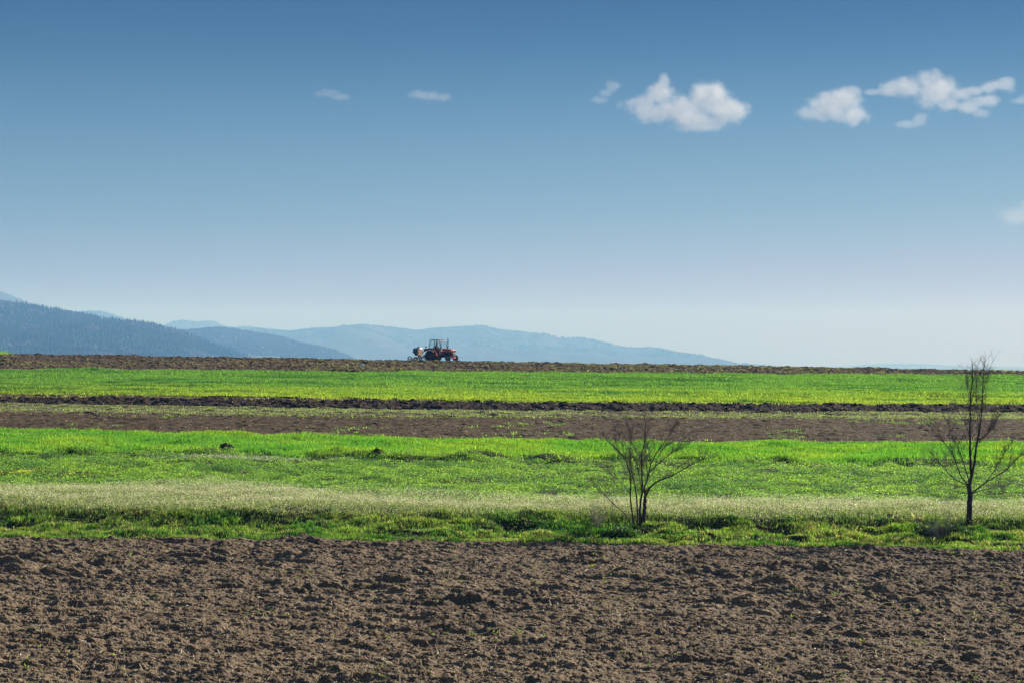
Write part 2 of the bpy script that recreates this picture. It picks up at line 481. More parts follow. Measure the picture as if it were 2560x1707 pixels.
tag(blades('flower_stalks', x, y, z, np.full(len(x), .19), .010, 4, c, M_leaf, spread=.08, lean=.5), 'thin greyish green stalks carrying the pale seed heads', 'stalks', kind='stuff')

# clover meadow
x, y = scatter(B_PALE1, lambda x: B_STEP(x) + .5, 85)
k = rng.random(len(x)) < np.clip(.85 + .9 * fbm(x * .5, y * .5, 3, 221), .2, 1); x, y = x[k], y[k]
z = terrain(x, y) + h_meadow(x, y)
near = np.clip((y - B_PALE1(x)) / 6, 0, 1)
t = .55 + .9 * fbm(x * .35, y * .5, 3, 222) + rng.normal(0, .15, len(x))
c = mixcol(t, (.052, .125, .030), (.125, .215, .035))
c = c * near[:, None] + mixcol(t, (.08, .15, .055), (.13, .20, .065)) * (1 - near)[:, None]
c[fbm(x * 1.6, y * .8, 3, 224) > .24] *= np.array([.5, .62, .7])
h = np.clip(.13 + .34 * fbm(x * 1.3, y * .9, 3, 223), .02, .38)
tag(leaves('clover_leaves', x, y, z, h, .055, 9, c, M_leaf, spread=.10), 'low leafy clover covering the near green field', 'clover', kind='stuff')
# white heads line along the step
st_pts = lambda x: B_STEP(x)
def dens_w(x, y): return 120 * np.exp(-((x + 13.5) / 3.2) ** 2) * np.exp(-((y - B_STEP(x) + 1.6) / .8) ** 2)
dens_w.max = 120
x, y = scatter(lambda x: B_STEP(x) - 3, lambda x: B_STEP(x) + 1, dens_w)
z = terrain(x, y) + h_meadow(x, y)
c = mixcol(rng.random(len(x)), (.40, .42, .30), (.6, .6, .5))
tag(leaves('white_flower_heads', x, y, z + .15, np.full(len(x), .12), .035, 4, c, M_dry, spread=.08), 'thin streak of white flower heads in the near green field', 'wild flowers', kind='stuff')
# yellow flowers at the left
fx, fy = ground_pt(60, 1194); gx, gy = ground_pt(190, 1192)
x = np.concatenate([rng.normal(fx, .55, 130), rng.normal(gx, .5, 40)]); y = np.concatenate([rng.normal(fy, .5, 130), rng.normal(gy, .4, 40)])
z = terrain(x, y) + h_meadow(x, y)
c = np.tile([.80, .72, .05], (len(x), 1))
tag(leaves('yellow_flowers', x, y, z + .22, np.full(len(x), .10), .05, 2, c, M_dry, spread=.05), 'small yellow flowers scattered at the left of the near green field', 'wild flowers', kind='stuff')

# grass above the step
x, y = scatter(B_STEP, B_GREEN1, 95)
d0 = (y - B_STEP(x))
k = rng.random(len(x)) < np.where(d0 < 2.5, np.clip(.45 + 1.6 * fbm(x * .25, y * .8, 3, 231), .05, 1), 1); x, y, d0 = x[k], y[k], d0[k]
z = terrain(x, y) + h_meadow(x, y)
t = .5 + 1.3 * fbm(x * .25, y * .5, 3, 232) + rng.normal(0, .12, len(x)) - .25 * np.clip(d0 / 8, 0, 1)
c = mixcol(t, (.055, .15, .020), (.12, .19, .025))
h = np.clip(.19 + .20 * fbm(x * .5, y * .6, 3, 233), .05, .4)
tag(blades('meadow_grass', x, y, z, h, .028, 5, c, M_leaf, spread=.08), 'bright green grass along the far side of the near green field', 'grass', kind='stuff')

# sparse seedlings on the pale strip
def dens_thin(x, y): return 38 * np.clip(.65 + 1.7 * fbm(x * .12, y * .8, 3, 241), .05, 1) * np.clip((y - B_SOIL1(x) + 2) / 4, .0, 1)
dens_thin.max = 38
x, y = scatter(lambda x: B_SOIL1(x) - 2, B_THIN1, dens_thin)
z = terrain(x, y) + h_thin(x, y)
c = mixcol(rng.random(len(x)), (.08, .115, .05), (.155, .19, .10))
tag(blades('sparse_seedlings', x, y, z, np.full(len(x), .08), .035, 4, c, M_leaf, spread=.12, lean=.8), 'sparse pale green seedlings on the strip before the dark furrow', 'seedlings', kind='stuff')
def dens_verge(x, y): return 16 * np.clip(.5 + 1.6 * fbm(x * .2, y * .8, 3, 242), .0, 1)
dens_verge.max = 16
x, y = scatter(lambda x: B_FURR1(x) - 2.2, B_GREEN2, dens_verge)
z = terrain(x, y) + np.where(y < B_FURR1(x), h_furrow(x, y), h_thin(x, y))
c = mixcol(rng.random(len(x)), (.10, .14, .05), (.22, .22, .10))
tag(blades('verge_grass', x, y, z, np.full(len(x), .10), .035, 3, c, M_leaf, spread=.12, lean=.7), 'thin dry green grass between the dark furrow and the wheat', 'grass', kind='stuff')

# young wheat on the far green band
x, y = scatter(B_GREEN2, B_GREEN3, 44)
z = terrain(x, y) + h_far(x, y)
tt = (y - B_GREEN2(x)) / (B_GREEN3(x) - B_GREEN2(x))
t = 1.15 - 2.6 * tt + .9 * fbm(x * .12, y * .35, 3, 251)
dkp = fbm(x * .10, y * 1.1, 3, 254) > .20
c = mixcol(t, (.062, .135, .028), (.135, .185, .022))
c[dkp] *= np.array([.45, .62, .7])
c = c * (1 + .2 * rng.normal(0, 1, (len(x), 1))).clip(.5, 1.5)
h = np.clip(.20 + .16 * fbm(x * .25, y * .5, 3, 252) - .25 * np.clip(fbm(x * .07, y * .4, 3, 253) - .28, 0, 1), .05, .4)
tag(blades('young_wheat', x, y, z, h, .045, 4, c, M_leaf, spread=.10), 'young green wheat in the long band below the brown ridge', 'wheat', kind='stuff')

# weeds on the ridge field
def dens_r(x, y): return 7 * np.clip(.35 + 1.3 * fbm(x * .07, y * .2, 3, 261) + .004 * x, .04, 1)
dens_r.max = 7
x, y = scatter(B_GREEN3, const(231.5), dens_r)
z = terrain(x, y) + h_ridge(x, y)
c = mixcol(rng.random(len(x)), (.06, .10, .03), (.17, .17, .08))
tag(blades('ridge_weeds', x, y, z, np.full(len(x), .10), .045, 4, c, M_leaf, spread=.12, lean=.8), 'small yellowish weeds dotted over the brown ridge field', 'weeds', kind='stuff')
x = rng.uniform(-75, -58.0, 2500); y = rng.uniform(222, 231, 2500)
k = x < -56.5 - (231 - y) * .25 ; x, y = x[k], y[k]
z = terrain(x, y) + h_ridge(x, y)
c = mixcol(rng.random(len(x)), (.05, .14, .02), (.13, .21, .03))
tag(blades('ridge_grass_patch', x, y, z, np.full(len(x), .40), .06, 5, c, M_leaf, spread=.12), 'patch of tall green grass at the left end of the ridge', 'grass', kind='stuff')
# weeds in the harrowed field
x, y = scatter(B_GREEN1, B_SOIL1, .8)
k = (fbm(x * .3, y * .4, 3, 271) > .31) | (y < B_GREEN1(x) + .4); x, y = x[k], y[k]
x = np.repeat(x, 3) + rng.normal(0, .3, len(x) * 3); y = np.repeat(y, 3) + rng.normal(0, .3, len(y) * 3)
z = terrain(x, y) + h_fine(x, y)
c = mixcol(rng.random(len(x)), (.05, .13, .03), (.13, .2, .05))
tag(blades('harrowed_field_weeds', x, y, z, np.full(len(x), .14), .04, 6, c, M_leaf, spread=.15, lean=.7), 'scattered green weed tufts on the smooth brown field', 'weeds', kind='stuff')
# foreground weeds
def dens_f(x, y): return 9 * np.clip(.05 + 1.3 * (fbm(x * .3, y * .3, 3, 281) - .12) + .5 * np.clip((52 - y) / 12, 0, 1) * (fbm(x * .8, y * .8, 3, 282) > -.02), 0, 1)
dens_f.max = 9
x, y = scatter(const(38.0), B_FRONT, dens_f)
z = terrain(x, y) + h_front(x, y)
c = mixcol(rng.random(len(x)), (.06, .12, .02), (.16, .20, .05))
tag(blades('seedling_weeds', x, y, z, rng.uniform(.02, .075, len(x)), .012, 6, c, M_leaf, spread=.03, lean=1.0), 'tiny green seedlings coming up between the near clods', 'weeds', kind='stuff')
# straw litter and upright stubble bits
def dens_s(x, y): return 20 * np.clip(.10 + 1.2 * (fbm(x * .35, y * .35, 3, 291) - .08) + .35 * np.clip((55 - y) / 14, 0, 1), .02, 1)
dens_s.max = 20
x, y = scatter(const(38.0), B_FRONT, dens_s)
z = terrain(x, y) + h_front(x, y)
n = len(x)
a = rng.uniform(0, 2 * np.pi, n); e = rng.normal(.1, .35, n); up = rng.random(n) < .07; e[up] = rng.uniform(1.1, 1.5, up.sum())
L = rng.uniform(.03, .17, n); L[up] = rng.uniform(.08, .16, up.sum()); wd = rng.uniform(.004, .010, n); wd[up] = .018
D = np.stack([np.cos(a) * np.cos(e), np.sin(a) * np.cos(e), np.sin(e)], 1)
S = np.stack([-np.sin(a), np.cos(a), 0 * a], 1) * wd[:, None]; U = np.cross(D, S / wd[:, None]) * wd[:, None]
P = np.stack([x, y, z + .015], 1)
V = np.stack([P - S, P + S, P + U, P + D * L[:, None] - S * .8, P + D * L[:, None] + S * .8, P + D * L[:, None] + U * .8], 1)
i = np.arange(n)[:, None] * 6
F = np.concatenate([i + [0, 1, 4, 3], i + [1, 2, 5, 4], i + [2, 0, 3, 5]], 0)
c = np.repeat(mixcol(rng.random(n), (.28, .23, .15), (.62, .57, .46))[:, None], 6, 1).reshape(-1, 3)
tag(link(np_mesh('straw_litter', V.reshape(-1, 3), F, M_dry, False, c)), 'pale broken straw and stubble bits lying on the ploughed soil', 'straw', kind='stuff')

# ------------------------------------------------------------------ mesh builder
class MB:
    def __init__(s): s.v, s.f = [], []
    def add(s, vs, fs):
        o = len(s.v); s.v += [tuple(v) for v in vs]; s.f += [tuple(i + o for i in f) for f in fs]; return s
    def box(s, c, d, taper=(1, 1), rot=None):
        x, y, z = d[0] / 2, d[1] / 2, d[2] / 2
        vs = [Vector((sx * x * (taper[0] if sz > 0 else 1), sy * y * (taper[1] if sz > 0 else 1), sz * z)) for sz in (-1, 1) for sx, sy in ((-1, -1), (1, -1), (1, 1), (-1, 1))]
        if rot is not None: vs = [rot @ v for v in vs]
        vs = [v + Vector(c) for v in vs]
        return s.add(vs, [(0, 3, 2, 1), (4, 5, 6, 7), (0, 1, 5, 4), (1, 2, 6, 5), (2, 3, 7, 6), (3, 0, 4, 7)])
    def prism(s, prof, y0, y1, inset=0.0):
        """profile in x,z swept from y0 to y1"""
        n = len(prof); vs = [(p[0], y0, p[1]) for p in prof] + [(p[0], y1, p[1]) for p in prof]
        return s.add(vs, [tuple(range(n))[::-1], tuple(range(n, 2 * n))] + [(i, (i + 1) % n, n + (i + 1) % n, n + i) for i in range(n)])
    def tube(s, path, rad, k=8, cap=True):
        path = [Vector(p) for p in path]; n = len(path)
        rs = [rad] * n if not hasattr(rad, '__len__') else rad
        base = len(s.v); up = None
        for i, p in enumerate(path):
            t = (path[min(i + 1, n - 1)] - path[max(i - 1, 0)]).normalized()
            if up is None:
                up = t.orthogonal().normalized()
            else:
                up = (up - t * up.dot(t)); up = up.normalized() if up.length > 1e-6 else t.orthogonal().normalized()
            b = t.cross(up)
            for j in range(k):
                a = 2 * math.pi * j / k
                s.v.append(tuple(p + (up * math.cos(a) + b * math.sin(a)) * rs[i]))
        for i in range(n - 1):
            for j in range(k):
                a, c = base + i * k + j, base + i * k + (j + 1) % k
                s.f.append((a, c, c + k, a + k))
        if cap:
            s.f.append(tuple(base + j for j in range(k))[::-1]); s.f.append(tuple(base + (n - 1) * k + j for j in range(k)))
        return s
    def lathe(s, prof, c=(0, 0, 0), k=32, closed=True):
        """profile (r, y) turned round the Y axis through c"""
        n = len(prof); base = len(s.v)
        for j in range(k):
            a = 2 * math.pi * j / k
            for r, y in prof: s.v.append((c[0] + r * math.cos(a), c[1] + y, c[2] + r * math.sin(a)))
        for j in range(k):
            q = (j + 1) % k
            for i in range(n if closed else n - 1):
                w = (i + 1) % n
                s.f.append((base + j * n + i, base + q * n + i, base + q * n + w, base + j * n + w))
        return s
    def build(s, name, mat, parent=None, bevel=0.0, smooth=False, sub=0):
        me = bpy.data.meshes.new(name); me.from_pydata(s.v, [], s.f)
        bm = bmesh.new(); bm.from_mesh(me); bmesh.ops.recalc_face_normals(bm, faces=bm.faces); bm.to_mesh(me); bm.free()
        me.materials.append(mat)
        o = bpy.data.objects.new(name, me)
        if smooth:
            for p in me.polygons: p.use_smooth = True
        link(o, parent)
        if bevel > 0:
            m = o.modifiers.new('bevel', 'BEVEL'); m.width = bevel; m.segments = 2; m.limit_method = 'ANGLE'
        if sub:
            m = o.modifiers.new('sub', 'SUBSURF'); m.levels = sub; m.render_levels = sub
        return o

# ------------------------------------------------------------------ hills, built at their real distance
def hill(name, D, pts, mat, front, back, nx=260, ny=70, foot=-30.0, rough=14.0, seed=0, spur=.25, skyline=3.0):
    P = np.array(pts, float)
    px = np.linspace(P[0, 0], P[-1, 0], nx)
    py = np.interp(px, P[:, 0], P[:, 1])
    k = np.ones(5) / 5; py = np.concatenate([py[:2], np.convolve(py, k, 'valid'), py[-2:]])
    X = (px - 1280) / FPX * D
    Zr = CAMZ + (HOR - py) / FPX * D
    v = np.concatenate([np.linspace(-1, 0, int(ny * .75)), np.linspace(0, 1, ny - int(ny * .75) + 1)[1:]])
    S = np.where(v < 0, v * front, v * back)[:, None]
    V = v[:, None] + 0 * X[None]
    XX = X[None] + 0 * S
    shape = np.where(V < 0, 1 - np.abs(V) ** 1.35, 1 - V ** 1.5)
    sp = fbm(XX / 420 + 3, S / 900 + seed, 4, seed + 5, .5)
    shape = shape * (1 + spur * sp * np.clip(-V * 4, 0, 1) * (1 - np.abs(V)) * 2 - .10 * np.clip(-V * 3, 0, 1) * (1 - np.abs(V)))
    Z = foot + (Zr[None] - foot) * np.clip(shape, 0, 1)
    Z = Z + rough * fbm(XX / 130, S / 130, 4, seed + 9) * np.clip(np.abs(V) * 6, 0, 1) + skyline * fbm(XX / 25, S / 25, 3, seed + 11)
    # keep the slope below the line of sight to the crest
    lim = CAMZ + (Zr[None] - CAMZ) * (D + S) / D
    Z = np.where(V < 0, np.minimum(Z, np.where(Zr[None] > CAMZ, lim + 1.0, Z)), Z)
    o = np_mesh(name, np.stack([XX.ravel(), (D + S + 0 * XX).ravel(), Z.ravel()], 1), grid_faces(nx, ny), mat, True)
    link(o); tag(o, kind='structure')
    return XX, D + S + 0 * XX, Z, V

def hill_mat(name, stops, sc=.02):
    return soil_mat(name, stops, (sc, sc, sc), 0, 0.0, big=.003)
M_hillA = hill_mat('near_hill_earth', [(.3, (.045, .05, .03)), (.55, (.07, .065, .045)), (.8, (.11, .10, .065))])
M_hillB = hill_mat('bare_wood_hill', [(.3, (.045, .045, .035)), (.5, (.07, .06, .05)), (.68, (.09, .075, .06)), (.82, (.12, .10, .075))])
M_hillF = hill_mat('far_hill', [(.3, (.022, .022, .022)), (.55, (.035, .032, .028)), (.8, (.055, .048, .04))], .01)
k2 = 960 / 2352.0
def r2(z): return [(a * k2, 700 + b * k2) for a, b in z]
k3 = 1000 / 2352.0
def r3(z): return [(900 + a * k3, 780 + b * k3) for a, b in z]
HA = hill('forested_hill', 4500, [(-900, 640), (-300, 720)] + r2([(0, 141), (90, 150), (160, 163), (290, 187), (420, 205), (560, 232), (700, 256), (850, 270), (930, 282), (1000, 302), (1080, 325), (1170, 362), (1290, 408), (1420, 452), (1560, 500), (1900, 600)]), M_hillA, 1500, 900, nx=520, ny=110, seed=1)
HB = hill('bare_wood_hill', 6300, r2([(300, 330), (700, 320), (900, 318), (1100, 314), (1200, 306), (1280, 298), (1350, 295), (1430, 305), (1520, 322), (1640, 338), (1740, 360), (1850, 392), (1960, 412), (2060, 436), (2150, 476), (2300, 540)]), M_hillB, 1500, 900, nx=360, seed=2)
HC = hill('high_peak', 8500, [(-900, 560), (-400, 640), (-100, 705)] + r2([(0, 72), (60, 92), (110, 116), (200, 158), (290, 192), (500, 260), (800, 400)]), M_hillF, 2000, 1500, seed=3)
HD = hill('second_ridge', 10500, r2([(100, 260), (250, 200), (300, 186), (350, 180), (420, 194), (480, 196), (560, 188), (620, 190), (680, 208), (740, 228), (820, 260), (950, 330), (1200, 420)]), M_hillF, 2000, 1500, seed=4)
HE = hill('third_ridge', 11800, r2([(800, 360), (950, 300), (1000, 278), (1060, 252), (1120, 244), (1200, 254), (1260, 249), (1310, 250), (1360, 276), (1430, 290), (1480, 286), (1530, 283), (1580, 294), (1620, 304), (1750, 315), (1900, 340), (2200, 420)]), M_hillF, 2000, 1500, seed=5)
HG = hill('far_ridge', 10200, r2([(1350, 420), (1500, 340), (1590, 298), (1700, 310), (1800, 318)]) + r3([(-300, 110), (-160, 98), (-60, 86), (20, 77), (90, 82), (180, 90), (280, 104), (340, 108), (430, 98), (540, 88), (600, 84), (660, 82), (710, 75), (755, 88), (850, 109), (940, 118), (1090, 130), (1165, 152), (1230, 153), (1310, 155), (1400, 176), (1500, 200), (1620, 216), (1700, 207), (1760, 213), (1850, 234), (1960, 258), (2040, 292), (2120, 302), (2220, 318), (2400, 350), (2600, 380)]), M_hillF, 2600, 1500, nx=520, ny=90, seed=6, spur=.5, rough=20)
HH = hill('farther_low_hill', 14500, [(2080, 922), (2150, 914), (2230, 908), (2280, 910), (2400, 920), (2500, 930)], M_hillF, 1500, 700, nx=120, ny=40, seed=7)

# ------------------------------------------------------------------ forest: conifers and bare broadleaves on the near hill
def cones(name, x, y, z, h, w, k, mat, col, kind='cone'):
    n = len(x); base = np.arange(k) * 2 * np.pi / k
    a = base[None] + rng.uniform(0, 6, n)[:, None]
    V = []
    rings = [(0.08, .75), (.35, 1.0), (.36, .62), (.66, .7), (.67, .36), (1.0, .02)] if kind == 'cone' else [(0.1, .5), (.45, 1.0), (.75, .9), (.95, .45), (1.0, .1)]
    for zz, rr in rings:
        r = w * rr * rng.uniform(.75, 1.25, (n,))
        V.append(np.stack([x[:, None] + np.cos(a) * r[:, None], y[:, None] + np.sin(a) * r[:, None], (z + h * zz)[:, None] + rng.normal(0, .25, (n, k))], 2))
    V = np.stack(V, 1)  # n, rings, k, 3
    m = len(rings)
    i = np.arange(n)[:, None] * (m * k)
    F = []
    for r in range(m - 1):
        for j in range(k):
            q = (j + 1) % k
            F.append(i + [r * k + j, r * k + q, (r + 1) * k + q, (r + 1) * k + j])
    C = np.repeat(col, m * k, 0)
    return link(np_mesh(name, V.reshape(-1, 3), np.concatenate(F, 0), mat, False, C))

def tint_mat(name, rough=.9):
    m, n, l, out = new_mat(name)
    at = n.new('ShaderNodeAttribute'); at.attribute_name = 'Col'
    b = n.new('ShaderNodeBsdfPrincipled'); b.inputs['Roughness'].default_value = rough; b.inputs['Specular IOR Level'].default_value = .1
    l.new(at.outputs['Color'], b.inputs['Base Color']); l.new(b.outputs[0], out.inputs['Surface'])
    return m
M_forest = tint_mat('forest_crowns')

def on_hill(H, n):
    X, Y, Z, V = H
    ny, nx = X.shape
    i = rng.uniform(0, ny - 1.001, n); j = rng.uniform(0, nx - 1.001, n)
    i0, j0 = i.astype(int), j.astype(int); fi, fj = i - i0, j - j0
    def s(A): return (A[i0, j0] * (1 - fi) * (1 - fj) + A[i0, j0 + 1] * (1 - fi) * fj + A[i0 + 1, j0] * fi * (1 - fj) + A[i0 + 1, j0 + 1] * fi * fj)
    return s(X), s(Y), s(Z), s(V)
x, y, z, v = on_hill(HA, 60000)
px = 1280 + x / y * FPX; py = HOR - (z - CAMZ) / y * FPX
ok = (px > -120) & (px < 720) & (py < 900) & (v < .08)
x, y, z, v, px, py = x[ok], y[ok], z[ok], v[ok], px[ok], py[ok]
# the conifer stand ends at a line below the crest, ragged
edge = np.interp(px, [0, 60, 160, 260, 420, 560, 680, 800], [775, 778, 784, 797, 838, 862, 878, 915])
con = (py + 26 * fbm(x / 90, y / 120, 3, 301) + rng.normal(0, 3, len(x))) > edge - 2
con &= fbm(x / 60, y / 90, 3, 302) > -.30
gapc = (py > 868) & (px < 330) & (fbm(x / 110, y / 160, 3, 303) > .05)
con &= ~gapc
xc, yc, zc = x[con], y[con], z[con]
c = mixcol(rng.random(len(xc)) ** 1.5, (.010, .035, .022), (.05, .10, .035))
tag(cones('conifer_forest', xc, yc, zc - .5, rng.uniform(7, 15, len(xc)), rng.uniform(1.6, 3.0, len(xc)), 5, M_forest, c), 'dense conifer wood covering the near blue green hill', 'forest', kind='stuff')
xb, yb, zb = x[~con], y[~con], z[~con]
c = mixcol(rng.random(len(xb)), (.06, .05, .045), (.13, .11, .085))
tag(cones('bare_broadleaf_wood', xb, yb, zb - .5, rng.uniform(4, 9, len(xb)), rng.uniform(1.6, 3.2, len(xb)), 5, M_forest, c, 'ball'), 'bare brownish broadleaf wood along the top of the near hill', 'forest', kind='stuff')
X2 = [], [], [], []
for H, n, lim in ((HB, 34000, (150, 1000)), (HG, 26000, (600, 2000)), (HE, 7000, (380, 900)), (HC, 4000, (-80, 160)), (HD, 5000, (80, 400))):
    x, y, z, v = on_hill(H, n)
    px = 1280 + x / y * FPX
    ok = (px > lim[0]) & (px < lim[1]) & (v > -.5) & (v < .05) & (fbm(x / 200, y / 200, 3, 311) > (-.12 if H is not HB else -.9))
    for L, a in zip(X2, (x[ok], y[ok], z[ok], np.full(ok.sum(), 1.0))): L.append(a)
x, y, z, _ = [np.concatenate(a) for a in X2]
c = mixcol(rng.random(len(x)), (.02, .024, .018), (.05, .045, .035))
tag(cones('far_hill_woods', x, y, z - .5, rng.uniform(3, 8, len(x)), rng.uniform(2.2, 4.5, len(x)), 4, M_forest, c, 'ball'), 'hazy woods fringing the skyline of the distant blue hills', 'forest', kind='stuff')

# ------------------------------------------------------------------ haze: one even box of air round the ground, the hills and the camera
m, n, l, out = new_mat('haze')
pv = n.new('ShaderNodeVolumePrincipled')
pv.inputs['Density'].default_value = HAZE_D
pv.inputs['Color'].default_value = HAZE_C
pv.inputs['Absorption Color'].default_value = (1, 1, 1, 1)
pv.inputs['Anisotropy'].default_value = HAZE_G
l.new(pv.outputs[0], out.inputs['Volume'])
hb = MB().box((0, 0, (HAZE_TOP - 45) / 2), (34000, 34000, HAZE_TOP + 45)).build('haze', m)
tag(hb, 'thin blue haze lying over the fields and hills', 'haze', kind='stuff')

# ------------------------------------------------------------------ clouds
def cloud(label, blobs, D, dens, amp=1.2, scale=95.0, squash=1.0, group=None, seed=0.0, depth=1.0):
    """blobs: (px, py, rx, ry) in pixels of the photograph, built at distance D as a real volume"""
    k = D / FPX
    cx = sum(b[0] for b in blobs) / len(blobs); cyy = sum(b[1] for b in blobs) / len(blobs)
    ox, oz = (cx - 1280) * k, CAMZ + (HOR - cyy) * k
    B = []
    rr = random.Random(int(seed * 10) + 3)
    for (a, b, r1, r2_) in blobs:
        rx, rz = r1 * k, r2_ * k
        ry = (rx * rz) ** .5 * depth
        B.append((((a - cx) * k, rr.uniform(-.25, .25) * ry, (cyy - b) * k), (rx, ry, rz)))
    bm = bmesh.new()
    for c, r in B:
        mt = Matrix.Translation(c) @ Matrix.Diagonal((r[0] * 1.3, r[1] * 1.3, r[2] * 1.3, 1))
        bmesh.ops.create_icosphere(bm, subdivisions=3, radius=1.0, matrix=mt)
    me = bpy.data.meshes.new('cloud'); bm.to_mesh(me); bm.free()
    m, n, l, out = new_mat('cloud_vapour')
    tc = n.new('ShaderNodeTexCoord')
    def math_(op, a, b=None, c=None, clamp=False):
        q = n.new('ShaderNodeMath'); q.operation = op; q.use_clamp = clamp
        for i, v in enumerate((a, b, c)):
            if v is None: continue
            if isinstance(v, (int, float)): q.inputs[i].default_value = v
            else: l.new(v, q.inputs[i])
        return q.outputs[0]
    acc = None
    for c, r in B:
        s = n.new('ShaderNodeVectorMath'); s.operation = 'SUBTRACT'; l.new(tc.outputs['Object'], s.inputs[0]); s.inputs[1].default_value = c
        d = n.new('ShaderNodeVectorMath'); d.operation = 'DIVIDE'; l.new(s.outputs[0], d.inputs[0]); d.inputs[1].default_value = r
        q = n.new('ShaderNodeVectorMath'); q.operation = 'LENGTH'; l.new(d.outputs[0], q.inputs[0])
        f = math_('SUBTRACT', 1.0, q.outputs['Value'])
        acc = f if acc is None else math_('SMOOTH_MAX', acc, f, .35)
    mp = n.new('ShaderNodeMapping'); mp.inputs['Scale'].default_value = (1 / scale, 1 / scale, 1.15 / scale); mp.inputs['Location'].default_value = (seed, seed * 2, 0)
    l.new(tc.outputs['Object'], mp.inputs['Vector'])
    no = n.new('ShaderNodeTexNoise'); no.inputs['Scale'].default_value = 1.0; no.inputs['Detail'].default_value = 7; no.inputs['Roughness'].default_value = .68
    l.new(mp.outputs[0], no.inputs['Vector'])
    nz = math_('SUBTRACT', no.outputs['Fac'], .5)
    f = math_('MULTIPLY_ADD', nz, amp * 2, acc)
    f = math_('ADD', f, .07)
    f = math_('MULTIPLY', f, 1.9, clamp=True)
    f = math_('POWER', f, 1.5)
    # nothing reaches the hull
    hull = math_('MULTIPLY', math_('ADD', acc, .27), 6.0, clamp=True)
    f = math_('MULTIPLY', f, hull)
    f = math_('MULTIPLY', f, dens)
    pv = n.new('ShaderNodeVolumePrincipled')
    pv.inputs['Color'].default_value = (.90, .92, .95, 1)
    pv.inputs['Anisotropy'].default_value = CLOUD_G
    l.new(f, pv.inputs['Density']); l.new(pv.outputs[0], out.inputs['Volume'])
    m.cycles.volume_step_rate = CLOUD_STEP
    me.materials.append(m)
    o = bpy.data.objects.new('cloud', me); o.location = (ox, D, oz)
    link(o)
    md = o.modifiers.new('union', 'REMESH'); md.mode = 'VOXEL'; md.voxel_size = max(6.0, k * 5)
    tag(o, label, 'cloud', group)
    return o
k8 = 1120 / 2352.0
def r8(z): return [(1440 + a * k8, 140 + b * k8, c * k8, d * k8) for a, b, c, d in z]
CG = 'small white clouds in the blue sky'
cloud('largest white cloud, a wide two humped one in the middle right of the sky', r8([(350, 270, 90, 75), (440, 200, 85, 75), (465, 130, 34, 50), (560, 290, 150, 85), (690, 220, 130, 95), (790, 280, 120, 90), (650, 350, 170, 55), (430, 300, 110, 60)]), 12000, 0.00494, group=CG, seed=1)
cloud('rounded white cloud just left of the long ragged cloud at the right', r8([(1340, 265, 130, 85), (1410, 225, 110, 75), (1230, 300, 80, 45), (1450, 320, 90, 55)]), 12000, 0.00459, group=CG, seed=2)
cloud('long ragged white cloud climbing to a peak near the right edge of the sky', r8([(1570, 192, 65, 20), (1680, 165, 80, 50), (1750, 160, 90, 65), (1855, 125, 75, 62), (1890, 190, 120, 85), (1950, 160, 70, 60), (1960, 250, 80, 45), (2060, 265, 90, 45), (2130, 300, 60, 30), (2090, 185, 80, 30), (2175, 165, 65, 35), (2260, 150, 75, 42), (2270, 122, 50, 18), (1640, 190, 90, 28), (2020, 200, 90, 40), (2150, 235, 90, 40)]), 12000, 0.00428, group=CG, seed=3)
cloud('small faint white cloud hanging below the long ragged cloud', r8([(1740, 360, 90, 22), (1805, 335, 50, 40)]), 12000, 0.00281, group=CG, seed=4)
cloud('thin slanting wisp of cloud left of the largest cloud', r8([(190, 160, 46, 40), (115, 228, 66, 24), (155, 195, 48, 28)]), 12000, 0.00228, group=CG, seed=5, scale=90)
cloud('tiny puff of cloud between the slanting wisp and the largest cloud', r8([(230, 255, 24, 28)]), 12000, 0.00195, group=CG, seed=6, scale=60)
cloud('leftmost faint cloud, a small smear alone in the blue', [(820, 234, 34, 12), (850, 243, 40, 11)], 12000, 0.00175, group=CG, seed=7, scale=80)
cloud('small faint cloud with two low humps above the tractor', [(1048, 238, 34, 13), (1085, 242, 32, 17), (1108, 244, 24, 13)], 12000, 0.00228, group=CG, seed=8, scale=80)
cloud('faint pale cloud low against the right edge of the sky', [(2545, 540, 55, 30), (2590, 525, 60, 36)], 12000, 0.00124, group=CG, seed=9, scale=120)
cloud('thin pale cloud at the right edge level with the long ragged cloud', r8([(2340, 235, 60, 22), (2400, 215, 70, 26)]), 12000, 0.00250, group=CG, seed=10, scale=100)

# ------------------------------------------------------------------ bare trees on the bank
M_bark = simple('bark', (.055, .042, .032), .9, var=.5, scale=14, spec=.15)
M_twig = simple('twig_bark', (.14, .11, .10), .7, var=.4, scale=20, spec=.3)
M_grey_twig = simple('dry_twig', (.27, .24, .21), .85, var=.35, scale=20, spec=.2)

def smooth_path(pts, k=4):
    pts = [Vector(p) for p in pts]
    if len(pts) < 3: return pts
    out = []
    for i in range(len(pts) - 1):
        p0, p1, p2, p3 = pts[max(i - 1, 0)], pts[i], pts[i + 1], pts[min(i + 2, len(pts) - 1)]
        for j in range(k):
            t = j / k
            out.append(0.5 * ((2 * p1) + (-p0 + p2) * t + (2 * p0 - 5 * p1 + 4 * p2 - p3) * t * t + (-p0 + 3 * p1 - 3 * p2 + p3) * t ** 3))
    out.append(pts[-1])
    return out

